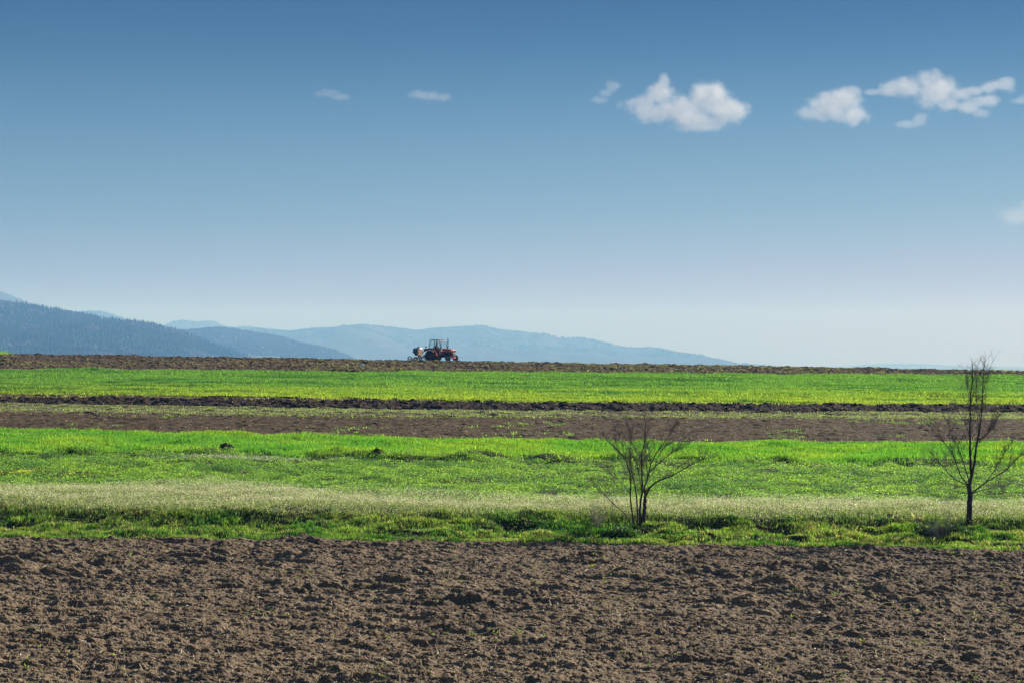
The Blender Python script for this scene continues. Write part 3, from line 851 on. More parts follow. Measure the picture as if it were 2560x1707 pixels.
def tree(label, org, s, base, stems, seed, tw_n, group, min_t=.25):
    """stems: (name, r0, r1, [(u, v) ...]) with u, v measured on an enlarged photo, turned into metres at the tree's distance"""
    rd = random.Random(seed)
    bx, by = org[0] + base[0] / s, org[1] + base[1] / s
    gx, d0 = ground_pt(bx, by)
    k = d0 / FPX
    z0 = float(terrain(gx, d0)) - .02
    root = empty('bare_tree', (gx, d0, z0))
    tag(root, label, 'tree', group)
    crown = MB()
    def twig(p, d, L, r, depth):
        n = 4 if depth >= 0 else 7
        path = [p]
        for i in range(n):
            d = (d + Vector((rd.gauss(0, .16), rd.gauss(0, .16), rd.gauss(.05, .13)))).normalized()
            path.append(path[-1] + d * L / n)
        crown.tube(path, [r * (1 - .75 * i / n) for i in range(n + 1)], 3 if depth > 0 else 4, cap=False)
        if depth < 2:
            for _ in range({-1: rd.choice((4, 5, 6)), 0: rd.choice((2, 3, 4))}.get(depth, rd.choice((0, 1, 2)))):
                i = rd.randint(1, n - 1)
                dd = (d + Vector((rd.gauss(0, .6), rd.gauss(0, .6), rd.gauss(.15, .35)))).normalized()
                twig(path[i], dd, L * rd.uniform(.35, .7), r * .6, depth + 1)
    ys = {}
    for name, r0, r1, pts in stems:
        key = pts[0]
        y0 = ys.get(key, rd.uniform(-.06, .06))
        yd = rd.uniform(-.35, .45)
        P = []
        for i, (u, v) in enumerate(pts):
            px, py = org[0] + u / s, org[1] + v / s
            t = i / (len(pts) - 1)
            y = y0 + yd * t ** 1.3 * .9
            ys[(u, v)] = y
            P.append(Vector(((px - 1280) * k - gx, y, CAMZ + (HOR - py) * k - z0)))
        path = smooth_path(P)
        n = len(path)
        jit = [Vector((rd.gauss(0, .008), rd.gauss(0, .012), 0)) if 0 < i < n - 1 else Vector((0, 0, 0)) for i in range(n)]
        path = [a + b for a, b in zip(path, jit)]
        rr = [r0 + (r1 - r0) * (i / (n - 1)) ** .8 for i in range(n)]
        if name in ('trunk',):
            rr[0] *= 1.25
        MB().tube(path, rr, 8 if r0 > .05 else 6).build(name, M_bark if r0 > .018 else M_twig, root, smooth=True)
        L = sum((path[i + 1] - path[i]).length for i in range(n - 1))
        for _ in range(int(L * 2.3) if name != 'trunk' else 0):
            t = .3 + .6 * rd.random(); i = min(n - 2, int(t * (n - 1)))
            d = (path[i + 1] - path[i]).normalized()
            dd = (d * 1.1 + Vector((rd.gauss(0, .42), rd.gauss(0, .5), rd.gauss(.35, .25)))).normalized()
            twig(path[i], dd, rd.uniform(.8, 1.5) * (1.1 - .6 * t), rd.uniform(.008, .012), -1)
        cnt = int(tw_n * L)
        for _ in range(cnt):
            t = min_t + (1 - min_t) * rd.random() ** .7
            if name == 'trunk' and t < .55: continue
            i = min(n - 2, int(t * (n - 1)))
            d = (path[i + 1] - path[i]).normalized()
            dd = (d * 1.0 + Vector((rd.gauss(0, .55), rd.gauss(0, .55), rd.gauss(.25, .25)))).normalized()
            twig(path[i], dd, rd.uniform(.2, .85) * (1.15 - .7 * t), rd.uniform(.004, .007), 0)
        twig(path[-1], (path[-1] - path[-2]).normalized(), rd.uniform(.2, .45), max(r1 * .8, .004), 0)
    crown.build('crown', M_twig, root)
    return root

LT = [('trunk', .105, .060, [(722, 1300), (735, 1200), (745, 1080), (755, 960)]),
      ('limb', .048, .007, [(755, 960), (785, 890), (850, 820), (930, 775), (1030, 740), (1150, 670), (1280, 600), (1400, 550), (1540, 510)]),
      ('limb', .045, .007, [(755, 960), (742, 880), (775, 790), (800, 700), (860, 640), (940, 570), (1030, 500), (1120, 450), (1250, 370)]),
      ('limb', .028, .006, [(800, 700), (820, 600), (870, 500), (950, 390), (1020, 280), (1100, 140)]),
      ('stem', .050, .008, [(690, 1290), (700, 1050), (718, 920), (720, 800), (712, 650), (715, 500), (745, 400), (755, 250), (742, 60)]),
      ('stem', .036, .006, [(668, 1260), (662, 1000), (648, 880), (620, 740), (590, 600), (590, 450), (602, 300), (560, 180)]),
      ('stem', .040, .006, [(628, 1260), (605, 1090), (590, 930), (590, 750), (560, 620), (515, 530), (440, 450), (370, 380), (290, 280)]),
      ('limb', .018, .005, [(590, 930), (530, 850), (450, 780), (350, 700), (270, 640)]),
      ('stem', .024, .006, [(600, 1265), (540, 1160), (430, 1060), (330, 960), (240, 870), (150, 770)]),
      ('limb', .014, .005, [(590, 930), (500, 922), (400, 914), (210, 918)]),
      ('limb', .020, .005, [(718, 920), (690, 760), (660, 620), (650, 560), (560, 500)]),
      ('limb', .022, .005, [(775, 790), (780, 700), (772, 600), (760, 480), (755, 330)]),
      ('limb', .020, .005, [(820, 600), (795, 480), (770, 380)]),
      ('limb', .018, .004, [(712, 650), (690, 530), (640, 450), (605, 370), (580, 260), (540, 120)]),
      ('limb', .016, .004, [(930, 775), (1040, 700), (1120, 640), (1200, 600)]),
      ('limb', .018, .004, [(860, 640), (900, 520), (960, 420), (1060, 360)]),
      ('limb', .014, .004, [(515, 530), (510, 420), (480, 300), (400, 200)])]
tree('smaller bare tree with many thin stems fanning out from one clump on the bank', (1440, 1020), 4.3556, (700, 1285), LT, 11, 13, 'bare trees on the grassy bank')

RT = [('trunk', .125, .095, [(512, 1325), (515, 1240), (522, 1150), (530, 1090), (528, 1020)]),
      ('limb', .070, .010, [(528, 1020), (545, 940), (536, 800), (535, 650), (538, 500), (540, 350), (556, 180), (555, 60)]),
      ('limb', .060, .010, [(528, 1020), (568, 860), (580, 740), (595, 660), (612, 560), (625, 430), (632, 300), (640, 150), (650, 60)]),
      ('limb', .026, .006, [(595, 660), (660, 620), (720, 540), (775, 430)]),
      ('limb', .034, .006, [(528, 1020), (470, 950), (425, 850), (400, 770), (340, 700), (250, 590), (190, 530)]),
      ('limb', .028, .006, [(528, 1020), (502, 890), (460, 770), (430, 700), (395, 620)]),
      ('limb', .026, .005, [(528, 1020), (420, 970), (350, 900), (290, 830), (240, 760)]),
      ('limb', .034, .008, [(530, 1090), (640, 1000), (740, 940), (830, 880), (900, 800), (960, 760), (1040, 700)]),
      ('limb', .020, .005, [(640, 1000), (700, 930), (760, 840), (820, 740), (870, 680)]),
      ('limb', .018, .005, [(530, 1090), (650, 1045), (770, 1028), (860, 1000)]),
      ('limb', .014, .005, [(530, 1090), (700, 1090), (800, 1078)]),
      ('limb', .018, .005, [(535, 650), (510, 540), (460, 450), (428, 385)]),
      ('limb', .016, .004, [(595, 660), (602, 520), (590, 400), (600, 250), (590, 120)]),
      ('limb', .022, .005, [(536, 800), (560, 720), (640, 650), (720, 560), (770, 470)]),
      ('limb', .014, .004, [(400, 770), (372, 650), (376, 560), (350, 500)]),
      ('limb', .016, .004, [(540, 350), (520, 260), (530, 150)]),
      ('limb', .014, .004, [(632, 300), (660, 200), (690, 110)]),
      ('limb', .012, .004, [(522, 1150), (420, 1110), (330, 1130)])]
tree('taller bare tree with a dark trunk and upright limbs reaching above the horizon', (2260, 890), 3.137, (513, 1318), RT, 23, 13, 'bare trees on the grassy bank')

def shrub(label, px, py, h, w, n, seed, mat, cat='shrub', name='dry_shrub', r=.005, up=.9):
    rd = random.Random(seed)
    gx, d = ground_pt(px, py)
    z0 = float(terrain(gx, d))
    m = MB()
    for _ in range(n):
        p = Vector((rd.gauss(0, w * .18), rd.gauss(0, w * .18), -.05))
        dr = Vector((rd.gauss(0, w * .55), rd.gauss(0, w * .4), up)).normalized()
        L = h * rd.uniform(.45, 1.05); path = [p]
        for i in range(5):
            dr = (dr + Vector((rd.gauss(0, .14), rd.gauss(0, .14), rd.gauss(0, .08)))).normalized()
            path.append(path[-1] + dr * L / 5)
        m.tube(path, [r * (1 - .15 * i) for i in range(6)], 3, cap=False)
        for _ in range(rd.randint(2, 5)):
            i = rd.randint(1, 4)
            dd = (dr + Vector((rd.gauss(0, .7), rd.gauss(0, .7), rd.gauss(0, .4)))).normalized()
            m.tube([path[i], path[i] + dd * L * .2, path[i] + dd * L * .35 + Vector((0, 0, rd.gauss(0, .03)))], [r * .6, r * .5, r * .3], 3, cap=False)
    o = m.build(name, mat)
    o.location = (gx, d, z0)
    tag(o, label, cat)
    return o
shrub('grey tangled dry shrub on the bank left of the taller tree', 2346, 1345, 1.25, 1.1, 120, 5, M_grey_twig)
shrub('clump of tall thin dry stems on the bank left of the smaller tree', 1494, 1318, 1.5, .35, 38, 6, M_grey_twig, 'dry weed', 'dry_weed')
shrub('tangle of low dry twigs under the right side of the taller tree', 2452, 1285, .75, 1.0, 34, 8, M_twig)
shrub('short sprig of dry twigs at the foot of the smaller tree', 1585, 1335, .35, 1.0, 22, 9, M_grey_twig)
shrub('few thin upright stems growing between the grey shrub and the taller tree', 2372, 1300, 1.3, .25, 10, 12, M_grey_twig, 'dry weed', 'dry_weed')
def add_shadow_clump(label, px, py, w, h, n, seed):  # dark leaves added where the tree shadows fall; their colour stands for shade
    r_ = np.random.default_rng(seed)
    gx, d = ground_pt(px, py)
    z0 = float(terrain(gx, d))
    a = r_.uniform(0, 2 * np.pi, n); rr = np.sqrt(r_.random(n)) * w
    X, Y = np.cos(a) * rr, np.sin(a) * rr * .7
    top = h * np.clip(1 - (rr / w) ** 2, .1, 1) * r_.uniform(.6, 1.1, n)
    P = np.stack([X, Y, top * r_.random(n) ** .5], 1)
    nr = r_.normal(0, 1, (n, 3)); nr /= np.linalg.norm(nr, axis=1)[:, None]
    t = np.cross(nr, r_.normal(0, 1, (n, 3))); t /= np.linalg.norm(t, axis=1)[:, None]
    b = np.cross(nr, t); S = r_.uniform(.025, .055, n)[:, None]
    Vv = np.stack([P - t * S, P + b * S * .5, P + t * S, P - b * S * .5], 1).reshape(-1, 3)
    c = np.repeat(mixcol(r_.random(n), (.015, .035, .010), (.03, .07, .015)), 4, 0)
    o = np_mesh('shadow_clump', Vv, np.arange(n * 4).reshape(n, 4), M_leaf, False, c)
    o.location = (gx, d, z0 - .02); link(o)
    tag(o, label, 'shadow_clump')
add_shadow_clump('low dark leafy clump added as the shadow at the foot of the taller tree, on its left', 2382, 1340, 1.0, .50, 8000, 41)
add_shadow_clump('low dark leafy clump added as the shadow at the foot of the smaller tree, on its left', 1556, 1341, .95, .42, 7000, 42)
add_shadow_clump('low dark leafy clump added as shadow behind the grey tangled shrub on the bank', 2325, 1338, .85, .34, 4800, 43)
gx, d = ground_pt(1670, 1300)
k = d / FPX
o = MB().tube(smooth_path([Vector(((a - 1280) * k - gx, 0, CAMZ + (HOR - b) * k - float(terrain(gx, d)))) for a, b in ((1646, 1288), (1683, 1293), (1722, 1301), (1745, 1306))]), [.014, .012, .01, .008, .014, .012, .01, .008, .014, .012, .01, .008, .006], 5).build('fallen_branch', M_twig)
o.location = (gx, d - .5, float(terrain(gx, d)) + .10)
tag(o, 'thin fallen branch lying on the pale strip right of the smaller tree', 'branch')

# earth mounds in the meadow
M_mound = soil_mat('mound_soil', [(.3, (.03, .022, .016)), (.6, (.09, .062, .045)), (.85, (.15, .11, .08))], (6, 6, 6), .03, .9)
def mound(label, px, py, w, h, seed):
    gx, d = ground_pt(px, py)
    z0 = float(terrain(gx, d) + h_meadow(np.array([gx]), np.array([d]))[0])
    n = 41
    u = np.linspace(-1, 1, n); U, V = np.meshgrid(u, u)
    r = np.sqrt(U ** 2 + V ** 2)
    Z = np.clip(1 - r ** 1.6, 0, 1) ** .8 * h
    Z = Z * (1 + 1.0 * fbm(U * 3 + seed, V * 3, 4, 400 + seed, .6)) + .06 * fbm(U * 9, V * 9, 3, 410) * (r < 1) - .10
    o = np_mesh('earth_mound', np.stack([(U * w).ravel(), (V * w * .8).ravel(), Z.ravel()], 1), grid_faces(n, n), M_mound)
    o.location = (gx, d, z0 + .08); link(o)
    tag(o, label, 'mound', 'earth mounds in the near green field')
mound('larger dark mound of earth in the green field, right of the white flower streak', 567, 1138, .60, .44, 1)
mound('smaller brown mound of earth in the green field, far right of the larger mound', 943, 1150, .38, .20, 2)

# white scrap on the ridge
gx, d = ground_pt(905, 917)
mm_ = MB()
rd = random.Random(3)
vs = []
for j in range(5):
    for i in range(10):
        a = 2 * math.pi * i / 10; r = (.22, .26, .2, .12, .03)[j] * rd.uniform(.75, 1.2)
        vs.append((math.cos(a) * r * 1.25, math.sin(a) * r * .7, (.05, .12, .2, .26, .28)[j] * rd.uniform(.8, 1.2)))
mm_.add(vs, [(j * 10 + i, j * 10 + (i + 1) % 10, (j + 1) * 10 + (i + 1) % 10, (j + 1) * 10 + i) for j in range(4) for i in range(10)] + [tuple(range(40, 50))])
o = mm_.build('plastic_bag', simple('white_plastic', (.75, .76, .78), .4, var=.1))
o.location = (gx, d, float(terrain(gx, d)) + .02)
tag(o, 'crumpled white plastic bag lying on the brown ridge left of the tractor', 'litter')

# ------------------------------------------------------------------ tractor
M_red = simple('faded_red_paint', (.56, .085, .026), .6, var=.22, scale=3, spec=.5)
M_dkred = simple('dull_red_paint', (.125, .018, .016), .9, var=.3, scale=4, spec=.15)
M_black = simple('black_metal', (.018, .018, .02), .5, var=.3)
M_tyre = simple('tyre_rubber', (.022, .025, .027), .85, var=.35, scale=6, spec=.2)
M_rim = simple('dusty_rim', (.045, .055, .065), .6, var=.3)
M_lrim = simple('pale_rim', (.30, .30, .30), .5, var=.3)
M_engine = simple('oily_engine', (.025, .022, .022), .6, var=.5, scale=5)
M_frame = simple('cab_frame_paint', (.05, .03, .035), .5, var=.3)
M_grey = simple('pale_grey_panel', (.42, .40, .40), .6, var=.2)
M_lamp = simple('lamp_glass', (.8, .76, .68), .15, var=.05, spec=.8)
M_teal = simple('teal_sticker', (.03, .30, .33), .5, var=.1)
M_white = simple('white_paint', (.75, .75, .75), .5, var=.1)
M_blue = simple('blue_paint', (.02, .10, .22), .5, var=.3)
M_seat = simple('seat_vinyl', (.03, .03, .03), .7)
gm, n, l, out = new_mat('cab_glass')
tr = n.new('ShaderNodeBsdfTransparent'); tr.inputs[0].default_value = (.95, .98, .98, 1)
gl = n.new('ShaderNodeBsdfGlossy'); gl.inputs['Roughness'].default_value = .08
mx = n.new('ShaderNodeMixShader'); mx.inputs[0].default_value = .05
l.new(tr.outputs[0], mx.inputs[1]); l.new(gl.outputs[0], mx.inputs[2]); l.new(mx.outputs[0], out.inputs['Surface'])
M_glass = gm

TD = 231.5
TX = (1083.5 - 1280) / FPX * TD
TZ = float(terrain(TX, TD)) + .01
YAW = -R(36)
T = empty('tractor', (TX, TD, TZ), YAW)
tag(T, 'old red farm tractor with an open cab driving along the ridge', 'tractor')

def wheel(name, parent, c, r, w, rim_r, lugs, rim_mat, steer=0.0):
    """tyre with lugs, dished rim and hub, axle along Y"""
    e = MB()
    s = 1 if c[1] > 0 else -1
    prof = [(rim_r * .98, -w * .40), (rim_r * 1.12, -w * .5), (r * .80, -w * .52), (r * .93, -w * .46), (r * .955, -w * .2), (r * .96, 0), (r * .955, w * .2), (r * .93, w * .46), (r * .80, w * .52), (rim_r * 1.12, w * .5), (rim_r * .98, w * .40)]
    e.lathe(prof, (0, 0, 0), 40)
    for i in range(lugs):
        for sd in (-1, 1):
            a = 2 * math.pi * (i + (.5 if sd > 0 else 0)) / lugs
            rot = Matrix.Rotation(-a, 3, 'Y') @ Matrix.Rotation(sd * R(38), 3, 'X')
            p = Matrix.Rotation(-a, 3, 'Y') @ Vector((r * .965, sd * w * .25, 0))
            e.box(p, (r * .08, w * .56, r * .07), rot=rot)
    t = e.build(name, M_tyre, parent)
    t.location = c
    t.rotation_euler = (0, 0, steer)
    rim = MB().lathe([(rim_r, -w * .38), (rim_r * 1.04, -w * .42), (rim_r * 1.04, w * .42), (rim_r, w * .38), (rim_r * .9, w * .1 * s), (rim_r * .35, w * .05 * s), (rim_r * .33, -.02 * s), (rim_r * .9, -.01)], (0, 0, 0), 32).build('rim', rim_mat, t, smooth=False)
    hub = MB().lathe([(0.001, s * w * .35), (rim_r * .22, s * w * .33), (rim_r * .26, s * w * .05), (rim_r * .26, -s * w * .1), (.001, -s * w * .1)], (0, 0, 0), 16, closed=False)
    for i in range(6):
        a = i * math.pi / 3
        hub.box((math.cos(a) * rim_r * .5, s * w * .10, math.sin(a) * rim_r * .5), (.05, .05, .05))
    hub.build('hub', rim_mat, t)
    return t
for sy in (-1, 1):
    wheel('rear_wheel', T, (0, sy * .68, .64), .64, .33, .36, 18, M_rim)
    wheel('front_wheel', T, (2.68, sy * .72, .39), .39, .19, .22, 16, M_lrim if sy < 0 else M_rim, steer=-R(6))
# hood: rounded section, higher at the rear
hood = MB()
sec = []
for X, zt, hw, zb in ((1.50, 1.48, .34, 1.08), (1.62, 1.49, .34, 1.08), (2.2, 1.45, .335, 1.08), (2.70, 1.40, .335, 1.07), (2.84, 1.37, .33, 1.06)):
    sec.append([(X, -hw, zb), (X, -hw, zt - .14), (X, -hw * .93, zt - .05), (X, -hw * .7, zt), (X, 0, zt + .025), (X, hw * .7, zt), (X, hw * .93, zt - .05), (X, hw, zt - .14), (X, hw, zb)])
m_ = len(sec[0]); hood.add([v for s_ in sec for v in s_], [(i * m_ + j, i * m_ + (j + 1) % m_, (i + 1) * m_ + (j + 1) % m_, (i + 1) * m_ + j) for i in range(len(sec) - 1) for j in range(m_)] + [tuple(range(m_)), tuple(range((len(sec) - 1) * m_, len(sec) * m_))])
hood.build('hood', M_red, T, bevel=.012)
MB().box((2.15, -.343, 1.20), (1.15, .012, .05)).build('side_stripe', M_grey, T)
nose = MB().prism([(2.80, .50), (2.84, 1.37), (2.93, 1.36), (2.99, 1.28), (3.01, 1.1), (2.99, .42), (2.95, .36)], -.36, .36)
nose.build('nose', M_red, T, bevel=.03)
g = MB().box((3.008, 0, .93), (.03, .46, .62)).build('grille', M_black, T)
b_ = MB()
for i in range(9): b_.box((3.027, 0, .66 + i * .066), (.012, .42, .018))
b_.build('grille_bar', M_dkred, g)
MB().box((3.040, .02, .80), (.012, .40, .26)).build('sticker', M_teal, g)
MB().box((3.042, .02, .985), (.012, .40, .09)).build('sticker', M_white, g)
for sy in (-1, 1):
    h_ = MB().lathe([(.001, -.05), (.07, -.05), (.095, .02), (.10, .06), (.001, .06)], (0, 0, 0), 18, closed=False).build('headlight', M_red, T)
    h_.rotation_euler = (0, 0, R(-90)); h_.location = (2.90 if sy < 0 else 2.95, sy * .43, 1.24)
    ln = MB().lathe([(.001, .075), (.06, .07), (.09, .058), (.09, .05), (.001, .05)], (0, 0, 0), 18, closed=False).build('lens', M_lamp, h_)
    MB().box((2.93, sy * .385, 1.24), (.05, .06, .05)).build('headlight_bracket', M_black, T)
MB().box((2.98, -.20, 1.32), (.05, .10, .07)).build('marker_lamp', M_lamp, T, bevel=.01)
MB().box((3.02, 0, .40), (.16, .62, .16)).build('front_weight', M_red, T, bevel=.02)
# engine, gearbox, axles
en = MB().box((2.2, 0, .86), (1.2, .42, .42)).box((2.2, 0, .60), (1.35, .34, .22)).box((1.9, -.24, .92), (.35, .10, .26)).box((2.4, -.25, .90), (.16, .12, .20))
for i in range(4): en.tube([(1.85 + i * .2, -.20, 1.02), (1.85 + i * .2, -.29, 1.0), (1.85 + i * .2, -.30, .86)], .028, 6)
en.tube([(2.55, -.22, .72), (2.55, -.22, 1.0)], .055, 10).build('engine', M_engine, T, bevel=.015)
MB().box((.85, 0, .66), (1.5, .36, .40)).box((0, 0, .64), (.5, 1.0, .34)).tube([(0, -.62, .64), (0, .62, .64)], .12, 12).build('gearbox', M_dkred, T, bevel=.02)
MB().tube([(2.68, -.64, .40), (2.68, -.2, .50), (2.68, .2, .50), (2.68, .64, .40)], .05, 8).box((2.52, 0, .52), (.3, .3, .16)).build('front_axle', M_engine, T)
MB().box((2.9, 0, .62), (.22, .40, .5)).build('radiator', M_black, T)
# fenders
for sy in (-1, 1):
    f = MB()
    y0, y1 = sy * .50, sy * .86
    arc = [(-.72, 1.20), (-.74, 1.46), (-.2, 1.50), (.40, 1.49), (.62, 1.42), (.84, 1.15), (1.02, .86), (1.12, .64)]
    inn = [(x_ * .96 - .02, z_ - .05) for x_, z_ in arc]
    f.prism(arc + inn[::-1], min(y0, y1), max(y0, y1))
    f.prism([(-.74, 1.46), (-.2, 1.50), (.40, 1.49), (.62, 1.42), (.84, 1.15), (1.12, .64), (1.0, .64), (.66, .98), (.4, 1.26), (-.1, 1.34), (-.6, 1.22), (-.74, 1.2)], sy * .50, sy * .53)
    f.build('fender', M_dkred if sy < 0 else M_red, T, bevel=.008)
MB().box((-.70, -.70, 1.36), (.10, .30, .15)).build('tail_lamp', M_red, T, bevel=.01)
wl_ = MB().tube([(-.50, -.72, 1.50), (-.50, -.72, 1.58)], .015, 6).build('work_lamp', M_black, T)
ww = MB().lathe([(.001, -.07), (.07, -.06), (.105, .0), (.105, .04), (.001, .04)], (0, 0, 0), 16, closed=False).build('lamp_shade', M_black, wl_)
ww.location = (-.50, -.72, 1.67); ww.rotation_euler = (0, 0, R(60))
# cab
fl = MB().box((.85, 0, .70), (1.25, 1.0, .05)).build('cab_floor', M_frame, T)
MB().box((1.28, -.62, .56), (.50, .26, .05)).box((1.10, -.70, .48), (.04, .05, .2)).box((1.46, -.70, .48), (.04, .05, .2)).box((1.28, -.66, .40), (.40, .22, .12)).build('step', M_dkred, T, bevel=.008)
P_ = .022
roof = MB().prism([(-.03, 2.43), (.0, 2.49), (.6, 2.50), (1.0, 2.48), (1.42, 2.40), (1.44, 2.37), (1.0, 2.43), (.5, 2.445)], -.68, .68).build('roof', M_frame, T, bevel=.01)
MB().prism([(.05, 2.502), (.6, 2.515), (1.0, 2.498), (1.35, 2.425), (1.35, 2.415), (1.0, 2.48), (.6, 2.50), (.05, 2.49)], -.62, .62).build('roof_panel', M_dkred, T)
for sy in (-1, 1):
    Y = sy * .62
    for nm, pth, rr in (('post', [(.02, Y, 2.44), (-.2, Y * 1.02, 1.50)], .040), ('post', [(.66, Y, 2.46), (.62, Y * 1.02, 1.46)], .045), ('post', [(1.36, Y, 2.40), (1.44, Y, 1.95), (1.50, Y, 1.45)], .036)):
        MB().tube(pth, rr, 6).build(nm, M_frame, T)
    MB().tube([(-.2, Y, 1.52), (.62, Y, 1.52)], .02, 6).build('rail', M_dkred, T)
MB().tube([(.80, -.30, 2.43), (.76, -.30, 1.95), (.74, -.30, 1.5)], .02, 6).build('wiper_pipe', M_frame, T)
# pale lower door panels beside the cowl
for sy in (-1, 1):
    MB().prism([(1.48, 1.48), (1.66, 1.44), (1.62, 1.0), (1.46, .68), (1.40, .68), (1.45, 1.0)], sy * .60 - .012, sy * .60 + .012).build('cowl_panel', M_grey, T)
MB().prism([(1.50, .72), (1.50, 1.46), (1.60, 1.44), (1.60, .72)], -.30, .30).build('dashboard', M_black, T)
def quad(name, a, b, c_, d_):
    m = MB(); nn = (Vector(b) - Vector(a)).cross(Vector(d_) - Vector(a)).normalized() * .004
    vs = [Vector(p) - nn for p in (a, b, c_, d_)] + [Vector(p) + nn for p in (a, b, c_, d_)]
    m.add(vs, [(0, 1, 2, 3), (7, 6, 5, 4), (0, 4, 5, 1), (1, 5, 6, 2), (2, 6, 7, 3), (3, 7, 4, 0)])
    return m.build(name, M_glass, T)
for sy in (-1, 1):
    quad('side_window', (.05, sy * .62, 2.42), (.62, sy * .62, 2.43), (.60, sy * .63, 1.55), (-.16, sy * .63, 1.55))
    quad('side_window', (1.34 - .0, sy * .61, 2.38), (1.47, sy * .61, 1.50), (1.44, sy * .60, 1.50), (1.33, sy * .60, 2.30))
quad('windshield', (1.37, -.60, 2.38), (1.37, .60, 2.38), (1.50, .60, 1.50), (1.50, -.60, 1.50))
quad('rear_window', (.01, -.60, 2.40), (.01, .60, 2.40), (-.19, .60, 1.55), (-.19, -.60, 1.55))
MB().tube([(1.375, .35, 2.30), (1.42, .15, 1.98), (1.44, .05, 1.84)], .018, 5).build('wiper', M_black, T)
mi = MB().tube([(1.52, -.52, 1.45), (1.54, -.56, 1.86)], .022, 6).build('mirror_arm', M_black, T)
MB().box((1.54, -.56, 1.92), (.05, .10, .17)).build('mirror', M_black, mi, bevel=.01)
ex = MB().tube([(2.22, -.10, 1.40), (2.22, -.10, 1.80)], .062, 12).tube([(2.22, -.10, 1.78), (2.22, -.10, 2.56), (2.19, -.10, 2.60)], .056, 10)
ex.build('exhaust_pipe', M_black, T)
st_ = MB().box((.40, 0, 1.18), (.44, .46, .10)).build('seat', M_seat, T, bevel=.03)
MB().box((.18, 0, 1.42), (.09, .44, .44), rot=Matrix.Rotation(R(-8), 3, 'Y')).build('backrest', M_seat, T, bevel=.03)
MB().box((.40, 0, .92), (.30, .30, .42)).build('seat_base', M_black, T)
sw = MB()
sw.tube([(1.44, 0, 1.20), (1.06, 0, 1.50)], .022, 8)
ring = []
nrm = Vector((-.62, 0, .78)).normalized(); e1 = Vector((0, 1, 0)); e2 = nrm.cross(e1)
SWC = Vector((1.05, 0, 1.515))
for i in range(25):
    a = 2 * math.pi * i / 24; ring.append(SWC + (e1 * math.cos(a) + e2 * math.sin(a)) * .19)
sw.tube(ring, .014, 6, cap=False)
for a in (math.pi / 2, math.pi * 7 / 6, math.pi * 11 / 6): sw.tube([SWC, SWC + (e1 * math.cos(a) + e2 * math.sin(a)) * .19], .010, 5)
sw.build('steering_wheel', M_black, T)
# three point linkage
lk = MB().tube([(-.2, -.32, .50), (-1.05, -.40, .46)], .03, 6).tube([(-.2, .32, .50), (-1.05, .40, .46)], .03, 6).tube([(-.2, 0, 1.0), (-1.05, 0, .98)], .028, 6).tube([(-.15, -.3, 1.02), (-.7, -.37, .50)], .02, 6).tube([(-.15, .3, 1.02), (-.7, .37, .50)], .02, 6)
lk.build('linkage', M_engine, T)

# ------------------------------------------------------------------ seed drill behind the tractor
S = empty('seed_planter', (TX, TD, TZ), YAW)
tag(S, 'blue mounted seed planter with open press wheels behind the tractor', 'planter')
MB().box((-1.45, 0, .50), (.10, 1.9, .10)).box((-1.10, 0, .72), (.08, .9, .08)).tube([(-1.08, -.40, .46), (-1.08, 0, 1.0), (-1.08, .40, .46)], .035, 6).tube([(-1.1, 0, .98), (-1.5, 0, .52)], .03, 6).box((-1.9, 0, .42), (.10, 1.7, .08)).tube([(-1.45, -.55, .48), (-1.95, -.55, .42)], .04, 6).tube([(-1.45, .55, .48), (-1.95, .55, .42)], .04, 6).build('frame', M_blue, S, bevel=.008)
hp = MB()
for yc in (0.0,):
    zt, zb = 1.14, .68
    top = [(-2.25, -1.12, zt), (-1.60, -1.12, zt), (-1.60, .25, zt), (-2.25, .25, zt)]
    bot = [(-2.0, -.82, zb), (-1.72, -.82, zb), (-1.72, -.05, zb), (-2.0, -.05, zb)]
    rim_ = [(x_ + (-.03 if x_ < -1.9 else .03), y_ * 1.04, zt + .05) for x_, y_, _z in top]
    hp.add(bot + top + rim_, [(0, 1, 2, 3)] + [(i, (i + 1) % 4, 4 + (i + 1) % 4, 4 + i) for i in range(4)] + [(4 + i, 4 + (i + 1) % 4, 8 + (i + 1) % 4, 8 + i) for i in range(4)] + [(8, 9, 10, 11)])
hp.build('hopper', M_blue, S)
for y_ in (-.45, .45):
    MB().box((-1.70, y_, .56), (.22, .22, .26), taper=(1.2, 1.2)).tube([(-1.70, y_, .45), (-1.78, y_, .22), (-1.80, y_, .05)], .035, 7).build('seed_unit', M_blue, S, bevel=.01)
    MB().prism([(-1.62, .30), (-1.50, .34), (-1.66, .0), (-1.74, .02)], y_ - .03, y_ + .03).build('furrow_opener', M_lrim, S)
    MB().tube([(-1.75, y_, .44), (-2.4, y_, .44), (-2.95, y_ - .0, .33)], .035, 6).build('wheel_arm', M_blue, S)
def press_wheel(x_, y_, r):
    e = MB().lathe([(r * .80, -.05), (r, -.06), (r * 1.03, 0), (r, .06), (r * .80, .05)], (0, 0, 0), 28)
    t = e.build('press_wheel', M_tyre, S); t.location = (x_, y_, r)
    h = MB().lathe([(.001, -.06), (r * .2, -.06), (r * .2, .06), (.001, .06)], (0, 0, 0), 12, closed=False)
    for i in range(4):
        a = i * math.pi / 2 + .4
        h.tube([(math.cos(a) * r * .15, 0, math.sin(a) * r * .15), (math.cos(a) * r * .86, 0, math.sin(a) * r * .86)], .026, 5)
    h.build('spokes', M_blue, t)
press_wheel(-3.15, -.45, .31); press_wheel(-2.98, .45, .29); press_wheel(-2.30, -.45, .22); press_wheel(-2.25, .45, .22)
MB().box((-1.35, -.76, .40), (.26, .05, .10)).box((-1.30, -.76, .22), (.30, .05, .07)).box((-1.14, -.60, .60), (.12, .06, .14)).build('marker_plate', M_white, S)
